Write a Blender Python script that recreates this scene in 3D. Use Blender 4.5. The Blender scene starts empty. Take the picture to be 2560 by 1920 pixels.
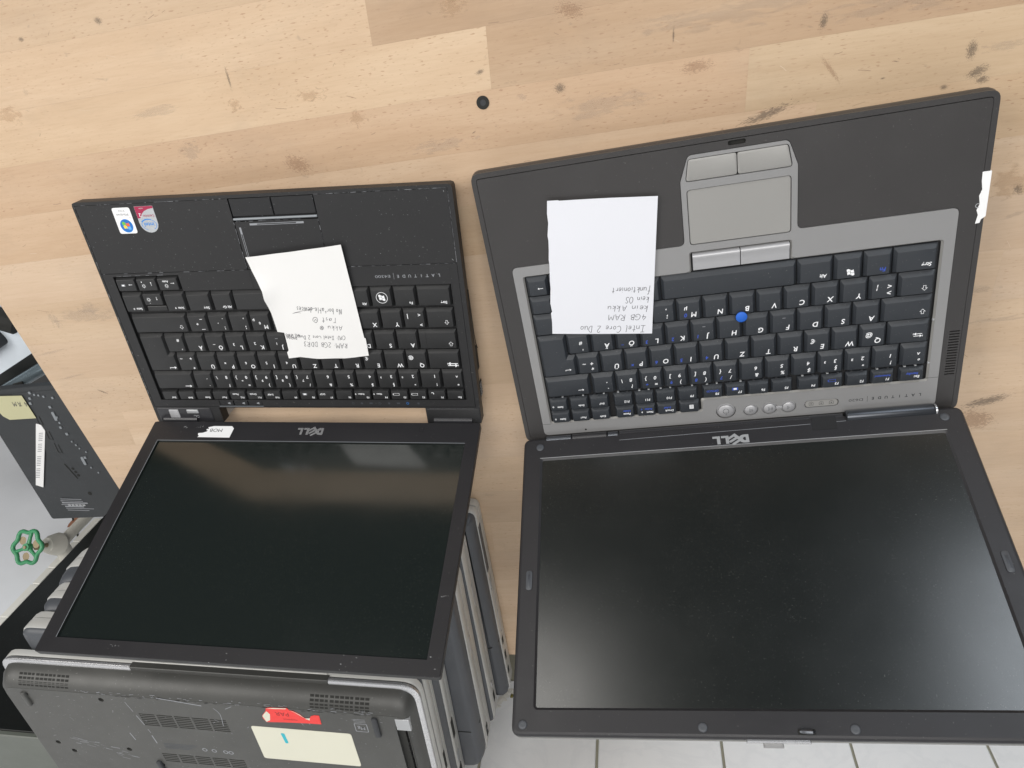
import bpy, bmesh, math, random
from mathutils import Vector, Matrix
from mathutils.geometry import tessellate_polygon, delaunay_2d_cdt

S = 0.001            # every length below is in millimetres
random.seed(7)
sc = bpy.context.scene
col = sc.collection

# ------------------------------------------------------------------ camera
cd = bpy.data.cameras.new('camera'); cam = bpy.data.objects.new('camera', cd); col.objects.link(cam)
cd.sensor_width = 36.0; cd.lens = 36.0 * 1745.99 / 2560.0
cd.clip_start = 0.01; cd.clip_end = 50
CR = Matrix(((0.9869654825, 0.0034018205, 0.1608961279), (-0.0845934099, 0.8614793452, 0.5006968072), (-0.1369054102, -0.5077812181, 0.8505381491)))
cam.matrix_world = Matrix.Translation(Vector((433.43, 331.33, 520.06)) * S) @ CR.to_4x4()
sc.camera = cam

# ------------------------------------------------------------------ light
world = bpy.data.worlds.new("World"); sc.world = world; world.use_nodes = True
bg = world.node_tree.nodes['Background']; bg.inputs[0].default_value = (0.80, 0.88, 1.0, 1); bg.inputs[1].default_value = 0.08

def area(name, loc, target, sx, sy, power, color):
    ld = bpy.data.lights.new(name, 'AREA'); ld.shape = 'RECTANGLE'; ld.size = sx; ld.size_y = sy
    ld.energy = power; ld.color = color
    o = bpy.data.objects.new(name, ld); col.objects.link(o); o.location = loc
    o.rotation_euler = (Vector(target) - Vector(loc)).to_track_quat('-Z', 'Y').to_euler()
    return o
area('window_light', (-1.5, 0.9, 1.7), (0.25, 0.05, 0.0), 1.5, 1.3, 37, (1.0, 0.97, 0.93))
area('overhead_fill_light', (0.6, 1.15, 2.0), (0.4, 0.0, 0.0), 1.8, 1.0, 41, (1.0, 0.98, 0.95))  # added overhead fill for bench and wall, no visible source
area('side_patch_light', (1.75, 2.6, 0.75), (0.6, -0.1, 0.1), 1.0, 1.0, 20, (0.86, 0.93, 1.0))  # unseen lamp, added for the right-hand bright patch in the larger laptop's screen
area('back_patch_light', (-0.75, 2.8, 1.05), (0.4, -0.1, 0.1), 0.9, 0.9, 13, (1.0, 0.97, 0.92))  # unseen lamp, added for the left-hand bright patch in the same screen
sc.view_settings.view_transform = 'Standard'; sc.view_settings.look = 'None'
sc.view_settings.exposure = -0.10; sc.view_settings.gamma = 1.0

# ------------------------------------------------------------------ materials
def nodes_of(name):
    m = bpy.data.materials.new(name); m.use_nodes = True
    nt = m.node_tree; b = nt.nodes['Principled BSDF']
    return m, nt, b
def N(nt, kind, **kw):
    n = nt.nodes.new(kind)
    for k, v in kw.items():
        if k.startswith('i_'):
            n.inputs[k[2:].replace('_', ' ')].default_value = v
        else: setattr(n, k, v)
    return n
def L(nt, a, b): nt.links.new(a, b)
def math_n(nt, op, a, b=None, clamp=False):
    n = nt.nodes.new('ShaderNodeMath'); n.operation = op; n.use_clamp = clamp
    for i, v in enumerate((a, b)):
        if v is None: continue
        if isinstance(v, (int, float)): n.inputs[i].default_value = v
        else: nt.links.new(v, n.inputs[i])
    return n.outputs[0]
def mix_c(nt, fac, a, b, blend='MIX'):
    n = nt.nodes.new('ShaderNodeMix'); n.data_type = 'RGBA'; n.blend_type = blend
    for i, v in ((0, fac), (6, a), (7, b)):
        if isinstance(v, (int, float)): n.inputs[i].default_value = v
        elif isinstance(v, (tuple, list)): n.inputs[i].default_value = (*v[:3], 1)
        else: nt.links.new(v, n.inputs[i])
    return n.outputs[2]
def noise(nt, vec, scale, detail=3, rough=.55, dist=0):
    n = nt.nodes.new('ShaderNodeTexNoise'); n.inputs['Scale'].default_value = scale
    n.inputs['Detail'].default_value = detail; n.inputs['Roughness'].default_value = rough; n.inputs['Distortion'].default_value = dist
    if vec is not None: nt.links.new(vec, n.inputs['Vector'])
    return n.outputs['Fac']
def ramp(nt, fac, stops):
    n = nt.nodes.new('ShaderNodeValToRGB'); cr = n.color_ramp
    while len(cr.elements) < len(stops): cr.elements.new(0.5)
    for e, (p, c) in zip(cr.elements, stops):
        e.position = p; e.color = (c, c, c, 1) if isinstance(c, (int, float)) else (*c, 1)
    nt.links.new(fac, n.inputs[0]); return n.outputs[0]
def objco(nt, scale=(1, 1, 1), rot=(0, 0, 0), random_shift=False):
    tc = nt.nodes.new('ShaderNodeTexCoord'); mp = nt.nodes.new('ShaderNodeMapping')
    mp.inputs['Scale'].default_value = scale; mp.inputs['Rotation'].default_value = rot
    nt.links.new(tc.outputs['Object'], mp.inputs['Vector'])
    if random_shift:
        oi = nt.nodes.new('ShaderNodeObjectInfo'); cx = nt.nodes.new('ShaderNodeCombineXYZ')
        m1 = math_n(nt, 'MULTIPLY', oi.outputs['Random'], 37.0); nt.links.new(m1, cx.inputs[0])
        m2 = math_n(nt, 'MULTIPLY', oi.outputs['Random'], 91.0); nt.links.new(m2, cx.inputs[1])
        nt.links.new(cx.outputs[0], mp.inputs['Location'])
    return mp.outputs[0]
def bump(nt, bsdf, h, strength=.2, dist=.0002):
    b = nt.nodes.new('ShaderNodeBump'); b.inputs['Strength'].default_value = strength; b.inputs['Distance'].default_value = dist
    nt.links.new(h, b.inputs['Height']); nt.links.new(b.outputs[0], bsdf.inputs['Normal'])

def plastic(name, c, rough=.5, grain=900, bstr=.25, dust=.0, var=.12, spec=.5, metal=0.0, smudge=.12, coat=0):
    m, nt, b = nodes_of(name)
    v = objco(nt)
    big = noise(nt, v, 14, 4, .6); fine = noise(nt, v, grain, 2)
    colr = mix_c(nt, big, tuple(x * (1 - var) for x in c), tuple(x * (1 + var) for x in c))
    if dust > 0:
        d = noise(nt, v, 620, 1, .4); dm = ramp(nt, d, [(.74 - dust * .06, 0.0), (.80 - dust * .05, 1.0)])
        zone = ramp(nt, noise(nt, v, 22, 3), [(.35, 0.15), (.7, 1.0)])
        fac = math_n(nt, 'MULTIPLY', math_n(nt, 'MULTIPLY', dm, zone), .42 * min(1, dust + .3))
        colr = mix_c(nt, fac, colr, (.42, .42, .40))
    L(nt, colr, b.inputs['Base Color'])
    sm = noise(nt, v, 30, 5, .65)
    r = math_n(nt, 'ADD', math_n(nt, 'MULTIPLY', sm, smudge * 2), rough - smudge)
    L(nt, r, b.inputs['Roughness'])
    b.inputs['Specular IOR Level'].default_value = spec; b.inputs['Metallic'].default_value = metal
    if coat: b.inputs['Coat Weight'].default_value = coat
    if bstr: bump(nt, b, fine, bstr, .00012)
    return m

M = {}
M['blk'] = plastic('black_soft_plastic', (.0175, .0175, .0185), .52, 1400, .35, dust=.25, spec=.42)
M['blk2'] = plastic('black_button_plastic', (.015, .0155, .017), .50, 1600, .25, dust=.2, spec=.4)
M['well'] = plastic('keyboard_well_black', (.006, .006, .007), .6, 800, .1)
M['key1'] = plastic('black_key_plastic', (.0175, .0178, .0185), .46, 1500, .22, dust=.25, spec=.5)
M['key2'] = plastic('blue_black_key_plastic', (.022, .026, .032), .46, 1500, .25, dust=.2, spec=.6)
M['char'] = plastic('charcoal_painted_plastic', (.050, .0475, .047), .42, 2200, .5, dust=.05, var=.07, spec=.5, metal=.25)
M['charlid'] = plastic('charcoal_bezel_plastic', (.022, .0213, .0235), .40, 2000, .35, dust=.2, var=.08, metal=.15)
M['silver'] = plastic('silver_painted_plastic', (.285, .283, .283), .38, 2400, .4, dust=0, var=.04, metal=.3)
M['silverpad'] = plastic('touchpad_silver', (.285, .28, .268), .5, 2400, .2, var=.04, metal=.1)
M['silverbtn'] = plastic('satin_silver_button', (.40, .40, .41), .42, 2400, .1, var=.03, metal=.35, smudge=.03)
M['bez'] = plastic('dark_bezel_plastic', (.0165, .016, .018), .42, 1800, .3, dust=.2, spec=.42)
M['hinge'] = plastic('dark_satin_hinge_metal', (.07, .075, .085), .30, 900, .05, metal=.7, smudge=.06)
M['cover'] = plastic('dark_hinge_cover', (.022, .022, .025), .34, 900, .05, dust=.3)
M['shell'] = plastic('worn_dark_grey_shell', (.060, .060, .056), .46, 900, .3, dust=.55, var=.3, metal=.1)
M['shellb'] = plastic('dark_blue_grey_shell', (.060, .065, .074), .45, 1100, .3, dust=.2, var=.15)
M['alu'] = plastic('worn_silver_shell', (.50, .50, .48), .40, 1100, .12, dust=0, var=.1, metal=.15)
M['chrome'] = plastic('bright_rim_metal', (.58, .58, .59), .26, 800, .05, metal=.8)
M['legend'] = plastic('white_legend_print', (.80, .81, .83), .5, 900, 0)
M['legblue'] = plastic('blue_legend_print', (.035, .085, .46), .5, 900, 0)
M['legdark'] = plastic('dark_legend_print', (.035, .035, .04), .5, 900, 0)
M['leggrey'] = plastic('grey_legend_print', (.26, .27, .29), .5, 900, 0)
M['legdim'] = plastic('faint_icon_print', (.045, .05, .06), .5, 900, 0)
M['blue'] = plastic('blue_rubber_cap', (.015, .12, .55), .6, 2500, .6)
M['rubber'] = plastic('dark_rubber', (.028, .03, .034), .55, 900, .2)
M['blacktape'] = plastic('black_cloth_tape', (.008, .008, .009), .6, 1800, .3)
M['lime'] = plastic('off_white_label', (.64, .63, .52), .6, 900, .05, var=.05)
M['white'] = plastic('white_sticker', (.82, .82, .82), .5, 900, .03, var=.03)
M['redst'] = plastic('red_torn_sticker', (.75, .035, .03), .45, 900, .03, var=.1)
M['reddk'] = plastic('dark_red_print', (.22, .01, .01), .5, 900, 0)
M['teal'] = plastic('teal_pen_ink', (.02, .42, .50), .5, 900, 0)
M['ink'] = plastic('pencil_ink', (.07, .07, .08), .5, 900, 0)
M['vista'] = plastic('sticker_blue', (.02, .16, .50), .3, 900, 0)
M['crimson'] = plastic('sticker_crimson', (.36, .02, .07), .35, 900, 0)
M['stsil'] = plastic('sticker_silver', (.50, .52, .54), .3, 900, 0, metal=.2)
M['f_red'] = plastic('flag_red', (.75, .12, .04), .4, 900, 0); M['f_green'] = plastic('flag_green', (.15, .50, .05), .4, 900, 0)
M['f_blue'] = plastic('flag_blue', (.10, .38, .80), .4, 900, 0); M['f_yel'] = plastic('flag_yellow', (.85, .62, .05), .4, 900, 0)
M['stblue'] = plastic('sticker_text_blue', (.03, .22, .62), .4, 900, 0)
M['led'] = plastic('frosted_grey_button', (.40, .41, .42), .3, 900, 0, metal=.3)
M['green'] = plastic('green_enamel', (.05, .27, .12), .35, 500, .2, dust=0, var=.25)
M['brass'] = plastic('dirty_brass', (.30, .24, .15), .5, 300, .4, var=.4, metal=.4)
M['paintpipe'] = plastic('painted_pipe_fitting', (.58, .56, .50), .5, 200, .5, var=.15)
M['plaster'] = plastic('white_plaster_paint', (.76, .78, .81), .75, 120, .3, var=.05)
M['caulk'] = plastic('pale_filler', (.76, .75, .70), .8, 150, .6, var=.12)
M['rust'] = plastic('rust_stain', (.32, .15, .09), .8, 300, .5, var=.4)
M['hole'] = plastic('hole_black', (.012, .012, .01), .8, 300, .3)
M['moss'] = plastic('yellow_green_dirt', (.22, .19, .05), .9, 300, .8, var=.5)
M['floor'] = plastic('dark_floor', (.05, .05, .05), .5, 60, .2, var=.2)
M['blackbox'] = plastic('black_cabinet_laminate', (.005, .006, .0055), .45, 800, .15, dust=.15, var=.2, spec=.3)
M['lit_top'] = plastic('lit_top_laminate', (.10, .11, .095), .5, 800, .1, dust=.2, var=.1)  # top of the black cabinet: reflected light put into a paler colour
M['scr_d'] = plastic('wood_scratch_dark', (.27, .18, .12), .7, 900, 0)
M['scr_l'] = plastic('wood_scratch_pale', (.60, .48, .36), .7, 900, 0)
M['lidback'] = plastic('mid_grey_lid_back', (.20, .20, .192), .42, 2000, .3, var=.05, metal=.2)
M['sticky'] = plastic('pale_yellow_sticky_note', (.52, .50, .31), .7, 600, .05, var=.06)
M['board'] = plastic('dark_grey_panel', (.030, .033, .036), .5, 500, .2, dust=.2, var=.3)
M['speck'] = plastic('dull_metal_part', (.24, .26, .28), .4, 400, 0)
M['greymetal'] = plastic('blue_grey_metal', (.20, .25, .28), .25, 300, .1, var=.35, metal=.6)
M['whiteboard'] = plastic('white_laminate', (.66, .72, .78), .5, 200, .05, var=.08)

def screen_mat(name, rough, c, sp=.5, dust=.5, sparkle=0):
    m, nt, b = nodes_of(name); v = objco(nt)
    d = noise(nt, v, 1250, 1, .4); dm = ramp(nt, d, [(.722, 0.0), (.765, 1.0)])
    zone = ramp(nt, noise(nt, v, 9, 3), [(.35, .12), (.65, 1.0)])
    fac = math_n(nt, 'MULTIPLY', math_n(nt, 'MULTIPLY', dm, zone), dust)
    colr = mix_c(nt, fac, c, (.30, .31, .28))
    L(nt, colr, b.inputs['Base Color'])
    sm = noise(nt, v, 16, 4, .6)
    L(nt, math_n(nt, 'ADD', math_n(nt, 'MULTIPLY', sm, .10), rough - .05), b.inputs['Roughness'])
    b.inputs['Specular IOR Level'].default_value = sp
    return m
M['scr1'] = screen_mat('semi_gloss_display', .11, (.008, .0115, .010), 1.0, .30)
M['scr2'] = screen_mat('matte_display', .23, (.0055, .0072, .0063), .9, .28)

def wood_mat():
    m, nt, b = nodes_of('beech_wood')
    oi = nt.nodes.new('ShaderNodeObjectInfo')
    v = objco(nt, (1, 1, 1), (0, 0, -math.atan(.08)), True)
    def stretch(s):
        mp = nt.nodes.new('ShaderNodeMapping'); mp.inputs['Scale'].default_value = s; L(nt, v, mp.inputs['Vector']); return mp.outputs[0]
    grain = noise(nt, stretch((10, 130, 10)), 1, 6, .62, .5)
    fine = noise(nt, stretch((60, 900, 60)), 1, 3, .6)
    wide = noise(nt, stretch((3, 22, 3)), 1, 4, .6, .8)
    fl = noise(nt, stretch((230, 900, 200)), 1, 1, .3)
    flm = ramp(nt, fl, [(.655, 0.0), (.74, 1.0)])
    flz = ramp(nt, noise(nt, stretch((6, 14, 6)), 1, 2), [(.40, .10), (.62, 1.0)])
    fleck = math_n(nt, 'MULTIPLY', flm, flz)
    base = ramp(nt, wide, [(.30, (.52, .385, .268)), (.52, (.58, .44, .315)), (.72, (.63, .495, .365))])
    c = mix_c(nt, math_n(nt, 'MULTIPLY', grain, .46), base, (.46, .31, .19))
    c = mix_c(nt, math_n(nt, 'MULTIPLY', ramp(nt, fine, [(.45, 0.0), (.75, 1.0)]), .16), c, (.33, .21, .12))
    c = mix_c(nt, math_n(nt, 'MULTIPLY', fleck, .62), c, (.34, .20, .12))
    # dirt: smudges that have a shape of their own
    g = objco(nt)
    geo = nt.nodes.new('ShaderNodeNewGeometry')
    mp2 = nt.nodes.new('ShaderNodeMapping'); mp2.inputs['Scale'].default_value = (9, 14, 9); L(nt, geo.outputs['Position'], mp2.inputs['Vector'])
    d1 = ramp(nt, noise(nt, mp2.outputs[0], 1, 6, .68, .4), [(.52, 0.0), (.78, 1.0)])
    c = mix_c(nt, math_n(nt, 'MULTIPLY', d1, .30), c, (.33, .26, .20))
    mp3 = nt.nodes.new('ShaderNodeMapping'); mp3.inputs['Scale'].default_value = (55, 90, 55); L(nt, geo.outputs['Position'], mp3.inputs['Vector'])
    d2 = ramp(nt, noise(nt, mp3.outputs[0], 1, 4, .7, .8), [(.66, 0.0), (.76, 1.0)])
    c = mix_c(nt, math_n(nt, 'MULTIPLY', d2, .40), c, (.22, .17, .13))
    c = mix_c(nt, 1.0, c, oi.outputs['Color'], 'MULTIPLY')
    L(nt, c, b.inputs['Base Color'])
    L(nt, math_n(nt, 'ADD', math_n(nt, 'MULTIPLY', grain, .2), .42), b.inputs['Roughness'])
    b.inputs['Specular IOR Level'].default_value = .35
    h = math_n(nt, 'SUBTRACT', math_n(nt, 'MULTIPLY', grain, .6), math_n(nt, 'MULTIPLY', fleck, .8))
    bump(nt, b, h, .25, .0003)
    return m
M['wood'] = wood_mat()

def stain_mat(name, c, dens, scale=5):
    m, nt, b = nodes_of(name)
    tc = nt.nodes.new('ShaderNodeTexCoord')
    g = nt.nodes.new('ShaderNodeVectorMath'); g.operation = 'SUBTRACT'; L(nt, tc.outputs['Generated'], g.inputs[0]); g.inputs[1].default_value = (.5, .5, .5)
    mz = nt.nodes.new('ShaderNodeVectorMath'); mz.operation = 'MULTIPLY'; L(nt, g.outputs[0], mz.inputs[0]); mz.inputs[1].default_value = (2, 2, 0)
    ln = nt.nodes.new('ShaderNodeVectorMath'); ln.operation = 'LENGTH'; L(nt, mz.outputs[0], ln.inputs[0])
    oi = nt.nodes.new('ShaderNodeObjectInfo')
    ad = nt.nodes.new('ShaderNodeVectorMath'); ad.operation = 'ADD'; L(nt, mz.outputs[0], ad.inputs[0])
    cx = nt.nodes.new('ShaderNodeCombineXYZ'); L(nt, math_n(nt, 'MULTIPLY', oi.outputs['Random'], 50.0), cx.inputs[2]); L(nt, cx.outputs[0], ad.inputs[1])
    nz = noise(nt, ad.outputs[0], scale, 5, .65, .5)
    f = math_n(nt, 'SUBTRACT', math_n(nt, 'ADD', math_n(nt, 'SUBTRACT', 1.0, ln.outputs['Value']), math_n(nt, 'MULTIPLY', nz, 3.2)), 1.85)
    a = math_n(nt, 'MULTIPLY', ramp(nt, f, [(.0, 0.0), (.35, 1.0)]), dens)
    b.inputs['Base Color'].default_value = (*c, 1); b.inputs['Roughness'].default_value = .6
    L(nt, a, b.inputs['Alpha']); return m
M['st_brown'] = stain_mat('brown_stain', (.48, .31, .17), .20, 2)
M['st_dark'] = stain_mat('dark_scuff', (.12, .10, .08), .42, 7)
M['st_grey'] = stain_mat('grey_smudge', (.34, .31, .28), .12, 2.5)
M['st_rust'] = stain_mat('rust_scuff', (.33, .18, .10), .26, 8)

def paper_mat(name, c):
    m, nt, b = nodes_of(name); v = objco(nt)
    b.inputs['Base Color'].default_value = (*c, 1); b.inputs['Roughness'].default_value = .8
    b.inputs['Subsurface Weight'].default_value = 0
    bump(nt, b, math_n(nt, 'ADD', noise(nt, v, 900, 3), math_n(nt, 'MULTIPLY', noise(nt, v, 25, 2), 3.0)), .25, .0002)
    return m
M['paper'] = paper_mat('white_note_paper', (.77, .765, .755))
M['paper2'] = paper_mat('cool_white_note_paper', (.70, .71, .755))

def tile_mat():
    m, nt, b = nodes_of('white_marbled_tile'); v = objco(nt, (1, 1, 1), (0, 0, 0), True)
    n1 = noise(nt, v, 9, 6, .6, 2.2); vein = ramp(nt, n1, [(.44, 0.0), (.50, 1.0), (.56, 0.0)])
    c = mix_c(nt, math_n(nt, 'MULTIPLY', vein, .13), (.90, .915, .93), (.62, .65, .69)); L(nt, c, b.inputs['Base Color'])
    b.inputs['Roughness'].default_value = .22
    return m
M['tile'] = tile_mat()
M['grout'] = plastic('olive_grey_grout', (.34, .33, .26), .85, 300, .5, var=.2)

# ------------------------------------------------------------------ mesh helpers
class MB:
    def __init__(s): s.v = []; s.f = []; s.m = []; s.mats = []
    def mi(s, m):
        if m not in s.mats: s.mats.append(m)
        return s.mats.index(m)
    def add(s, vs, fs, mat):
        o = len(s.v); s.v += [tuple(p) for p in vs]; k = s.mi(mat)
        for f in fs: s.f.append([o + i for i in f]); s.m.append(k)
    def loft(s, rings, mat, top=True, bot=True):          # rings: list of (polygon, z) or lists of 3D points
        n = len(rings[0][0]); vs = []
        for r in rings:
            poly, z = r
            for i, p in enumerate(poly): vs.append((p[0], p[1], z[i] if isinstance(z, (list, tuple)) else z))
        fs = []
        for k in range(len(rings) - 1):
            for i in range(n):
                j = (i + 1) % n; fs.append((k * n + i, k * n + j, (k + 1) * n + j, (k + 1) * n + i))
        s.add(vs, fs, mat)
        if top: s.cap(rings[-1], mat, False)
        if bot: s.cap(rings[0], mat, True)
    def cap(s, ring, mat, flip):
        poly, z = ring; n = len(poly)
        vs = [(p[0], p[1], z[i] if isinstance(z, (list, tuple)) else z) for i, p in enumerate(poly)]
        conv = all(cross2(poly[i], poly[(i + 1) % n], poly[(i + 2) % n]) >= -1e-9 for i in range(n))
        if conv: fs = [tuple(range(n))]
        else: fs = orient([tuple(t) for t in tessellate_polygon([[Vector((p[0], p[1], 0)) for p in poly]])], vs)
        if flip: fs = [tuple(reversed(f)) for f in fs]
        s.add(vs, fs, mat)
    def plate(s, outer, holes, z0, z1, mat, bottom=False, wall_mat=None):
        loops = [ccw(outer)] + [ccw(h)[::-1] for h in holes]
        pts = [p for l in loops for p in l]
        if holes:
            ed = []; o_ = 0
            for l in loops: ed += [(o_ + i, o_ + (i + 1) % len(l)) for i in range(len(l))]; o_ += len(l)
            rv, _, rf, _, _, _ = delaunay_2d_cdt([Vector(p[:2]) for p in pts], ed, [], 0, 1e-5)
            pts = [tuple(v) for v in rv]; tr = []
            for f in rf:
                c = sum((rv[i] for i in f), Vector((0, 0))) / len(f)
                if inpoly(c, loops[0]) and not any(inpoly(c, h) for h in loops[1:]): tr += [(f[0], f[i], f[i + 1]) for i in range(1, len(f) - 1)]
        else: tr = tessellate_polygon([[Vector((p[0], p[1], 0)) for p in l] for l in loops])
        vs = [(p[0], p[1], z1) for p in pts]; s.add(vs, orient([tuple(t) for t in tr], vs), mat)
        if bottom:
            vs = [(p[0], p[1], z0) for p in pts]; s.add(vs, [tuple(reversed(t)) for t in orient([tuple(t) for t in tr], vs)], mat)
        for l in loops:
            n = len(l); vs = [(p[0], p[1], z0) for p in l] + [(p[0], p[1], z1) for p in l]
            s.add(vs, [(i, (i + 1) % n, n + (i + 1) % n, n + i) for i in range(n)], wall_mat or mat)
    def box(s, x0, y0, z0, x1, y1, z1, mat, bev=0):
        if bev <= 0: s.loft([(rect(x0, y0, x1, y1), z0), (rect(x0, y0, x1, y1), z1)], mat)
        else:
            a = rect(x0, y0, x1, y1); b = rect(x0 + bev, y0 + bev, x1 - bev, y1 - bev)
            s.loft([(b, z0), (a, z0 + bev), (a, z1 - bev), (b, z1)], mat)
    def tube(s, pts, r, mat, seg=8, closed=False, caps=True):
        pts = [Vector(p) for p in pts]; n = len(pts); rs = r if isinstance(r, (list, tuple)) else [r] * n
        vs = []; up = Vector((0, 0, 1))
        prev = None
        for i, p in enumerate(pts):
            a = pts[(i - 1) % n] if (closed or i > 0) else p; b = pts[(i + 1) % n] if (closed or i < n - 1) else p
            t = (b - a).normalized()
            if prev is None:
                q = up if abs(t.dot(up)) < .9 else Vector((1, 0, 0)); x = t.cross(q).normalized()
            else: x = (prev - t * prev.dot(t)).normalized()
            prev = x; y = t.cross(x)
            for k in range(seg):
                an = 2 * math.pi * k / seg; vs.append(p + (x * math.cos(an) + y * math.sin(an)) * rs[i])
        fs = []
        for i in range(n if closed else n - 1):
            for k in range(seg):
                j = (i + 1) % n; l = (k + 1) % seg
                fs.append((i * seg + k, i * seg + l, j * seg + l, j * seg + k))
        if caps and not closed:
            fs.append(tuple(reversed(range(seg)))); fs.append(tuple((n - 1) * seg + k for k in range(seg)))
        s.add(vs, fs, mat)
    def build(s, name, parent=None, smooth=False, mw=None, sharp=35):
        me = bpy.data.meshes.new(name)
        me.from_pydata([(a * S, b * S, c * S) for a, b, c in s.v], [], s.f)
        for m in s.mats: me.materials.append(M[m])
        me.polygons.foreach_set('material_index', s.m)
        if smooth:
            bm = bmesh.new(); bm.from_mesh(me); bmesh.ops.remove_doubles(bm, verts=bm.verts, dist=1e-6)
            for f in bm.faces: f.smooth = True
            for e in bm.edges:
                if len(e.link_faces) != 2 or e.calc_face_angle(0) > math.radians(sharp): e.smooth = False
            bm.to_mesh(me); bm.free()
        me.update()
        o = bpy.data.objects.new(name, me); col.objects.link(o)
        if parent: o.parent = parent
        if mw is not None: o.matrix_local = mw
        return o
def inpoly(p, poly):
    c = False; n = len(poly)
    for i in range(n):
        a, b = poly[i - 1], poly[i]
        if (a[1] > p[1]) != (b[1] > p[1]) and p[0] < (b[0] - a[0]) * (p[1] - a[1]) / (b[1] - a[1]) + a[0]: c = not c
    return c
def cross2(a, b, c): return (b[0] - a[0]) * (c[1] - b[1]) - (b[1] - a[1]) * (c[0] - b[0])
def orient(fs, vs):
    out = []
    for f in fs:
        a, b, c = (vs[i] for i in f); k = cross2(a, b, c)
        if abs(k) < 1e-9: continue
        out.append(f if k > 0 else tuple(reversed(f)))
    return out
def area2(p): return sum(p[i][0] * p[(i + 1) % len(p)][1] - p[(i + 1) % len(p)][0] * p[i][1] for i in range(len(p)))
def ccw(p): p = [tuple(q) for q in p]; return p if area2(p) > 0 else p[::-1]
def rect(x0, y0, x1, y1): return [(x0, y0), (x1, y0), (x1, y1), (x0, y1)]
def rnd(poly, r, n=3):
    poly = ccw(poly); out = []; N_ = len(poly)
    for i in range(N_):
        p0, p, p1 = Vector(poly[i - 1]), Vector(poly[i]), Vector(poly[(i + 1) % N_])
        rr = r[i % len(r)] if isinstance(r, (list, tuple)) else r
        a = (p0 - p); b = (p1 - p); la, lb = a.length, b.length; a.normalize(); b.normalize()
        ang = a.angle(b, math.pi)
        if ang > 3.1 or rr < 1e-4: out += [tuple(p)] * (n + 1) if ang <= 3.1 else [tuple(p)] * (n + 1); continue
        d = min(rr / math.tan(ang / 2), la * .48, lb * .48)
        A, B = p + a * d, p + b * d
        for k in range(n + 1):
            t = k / n; out.append(tuple((1 - t) ** 2 * A + 2 * t * (1 - t) * p + t * t * B))
    return out
def dedupe(p):
    o = []
    for q in p:
        if not o or (abs(o[-1][0] - q[0]) + abs(o[-1][1] - q[1])) > 1e-5: o.append(q)
    if abs(o[0][0] - o[-1][0]) + abs(o[0][1] - o[-1][1]) < 1e-5: o.pop()
    return o
def rr(x0, y0, x1, y1, r, n=3): return rnd(rect(x0, y0, x1, y1), r, n)
def inset(poly, d):                                       # d: number or function(edge normal) -> amount
    poly = ccw(poly); n = len(poly); out = []
    def line(i):
        a, b = Vector(poly[i]), Vector(poly[(i + 1) % n]); t = (b - a).normalized(); nn = Vector((-t.y, t.x))
        k = d(-nn) if callable(d) else d
        return a + nn * k, t
    for i in range(n):
        (a, t), (b, u) = line(i - 1), line(i)
        det = t.x * u.y - t.y * u.x
        if abs(det) < 1e-6: out.append(tuple(b)); continue
        w = b - a; k = (w.x * u.y - w.y * u.x) / det; out.append(tuple(a + t * k))
    return out
def circ(cx, cy, r, n=20, ry=None): return [(cx + r * math.cos(2 * math.pi * k / n), cy + (ry or r) * math.sin(2 * math.pi * k / n)) for k in range(n)]
def flat(mb, poly, z, mat): mb.cap((ccw(dedupe(poly)), z), mat, False)
def annul(mb, cx, cy, r0, r1, z, mat, a0=0, a1=360, n=24, sx=1, sy=1):
    vs = []; 
    for k in range(n + 1):
        a = math.radians(a0 + (a1 - a0) * k / n); c, s_ = math.cos(a), math.sin(a)
        vs += [(cx + r0 * c * sx, cy + r0 * s_ * sy, z), (cx + r1 * c * sx, cy + r1 * s_ * sy, z)]
    mb.add(vs, [(2 * k, 2 * k + 1, 2 * k + 3, 2 * k + 2) for k in range(n)], mat)
def ribbon(mb, pts, w, z, mat):
    pts = [Vector(p[:2]) for p in pts]; n = len(pts); vs = []
    for i, p in enumerate(pts):
        t = (pts[min(i + 1, n - 1)] - pts[max(i - 1, 0)]); t.normalize(); q = Vector((-t.y, t.x)) * w / 2
        zz = z[i] if isinstance(z, (list, tuple)) else z
        vs += [(p.x - q.x, p.y - q.y, zz), (p.x + q.x, p.y + q.y, zz)]
    mb.add(vs, [(2 * i, 2 * i + 2, 2 * i + 3, 2 * i + 1) for i in range(n - 1)], mat)

# text: the built-in vector font turned into flat polygons
_tc = {}
def glyphs(s, bold=0.0, spacing=1.0):
    k = (s, bold, spacing)
    if k not in _tc:
        cu = bpy.data.curves.new('t', 'FONT'); cu.body = s; cu.size = 1; cu.offset = bold; cu.resolution_u = 3
        cu.space_character = spacing
        cu.align_x = 'CENTER'; cu.align_y = 'CENTER'; cu.fill_mode = 'FRONT'
        o = bpy.data.objects.new('t', cu); col.objects.link(o)
        dg = bpy.context.evaluated_depsgraph_get(); me = bpy.data.meshes.new_from_object(o.evaluated_get(dg))
        vs = [tuple(v.co) for v in me.vertices]; fs = [tuple(p.vertices) for p in me.polygons]
        xs = [v[0] for v in vs] or [0]; ys = [v[1] for v in vs] or [0]
        cx, cy = (min(xs) + max(xs)) / 2, (min(ys) + max(ys)) / 2
        vs = [(v[0] - cx, v[1] - cy) for v in vs]
        bpy.data.objects.remove(o); bpy.data.meshes.remove(me); bpy.data.curves.remove(cu)
        _tc[k] = (vs, fs, max(xs) - min(xs), max(ys) - min(ys))
    return _tc[k]
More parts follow.
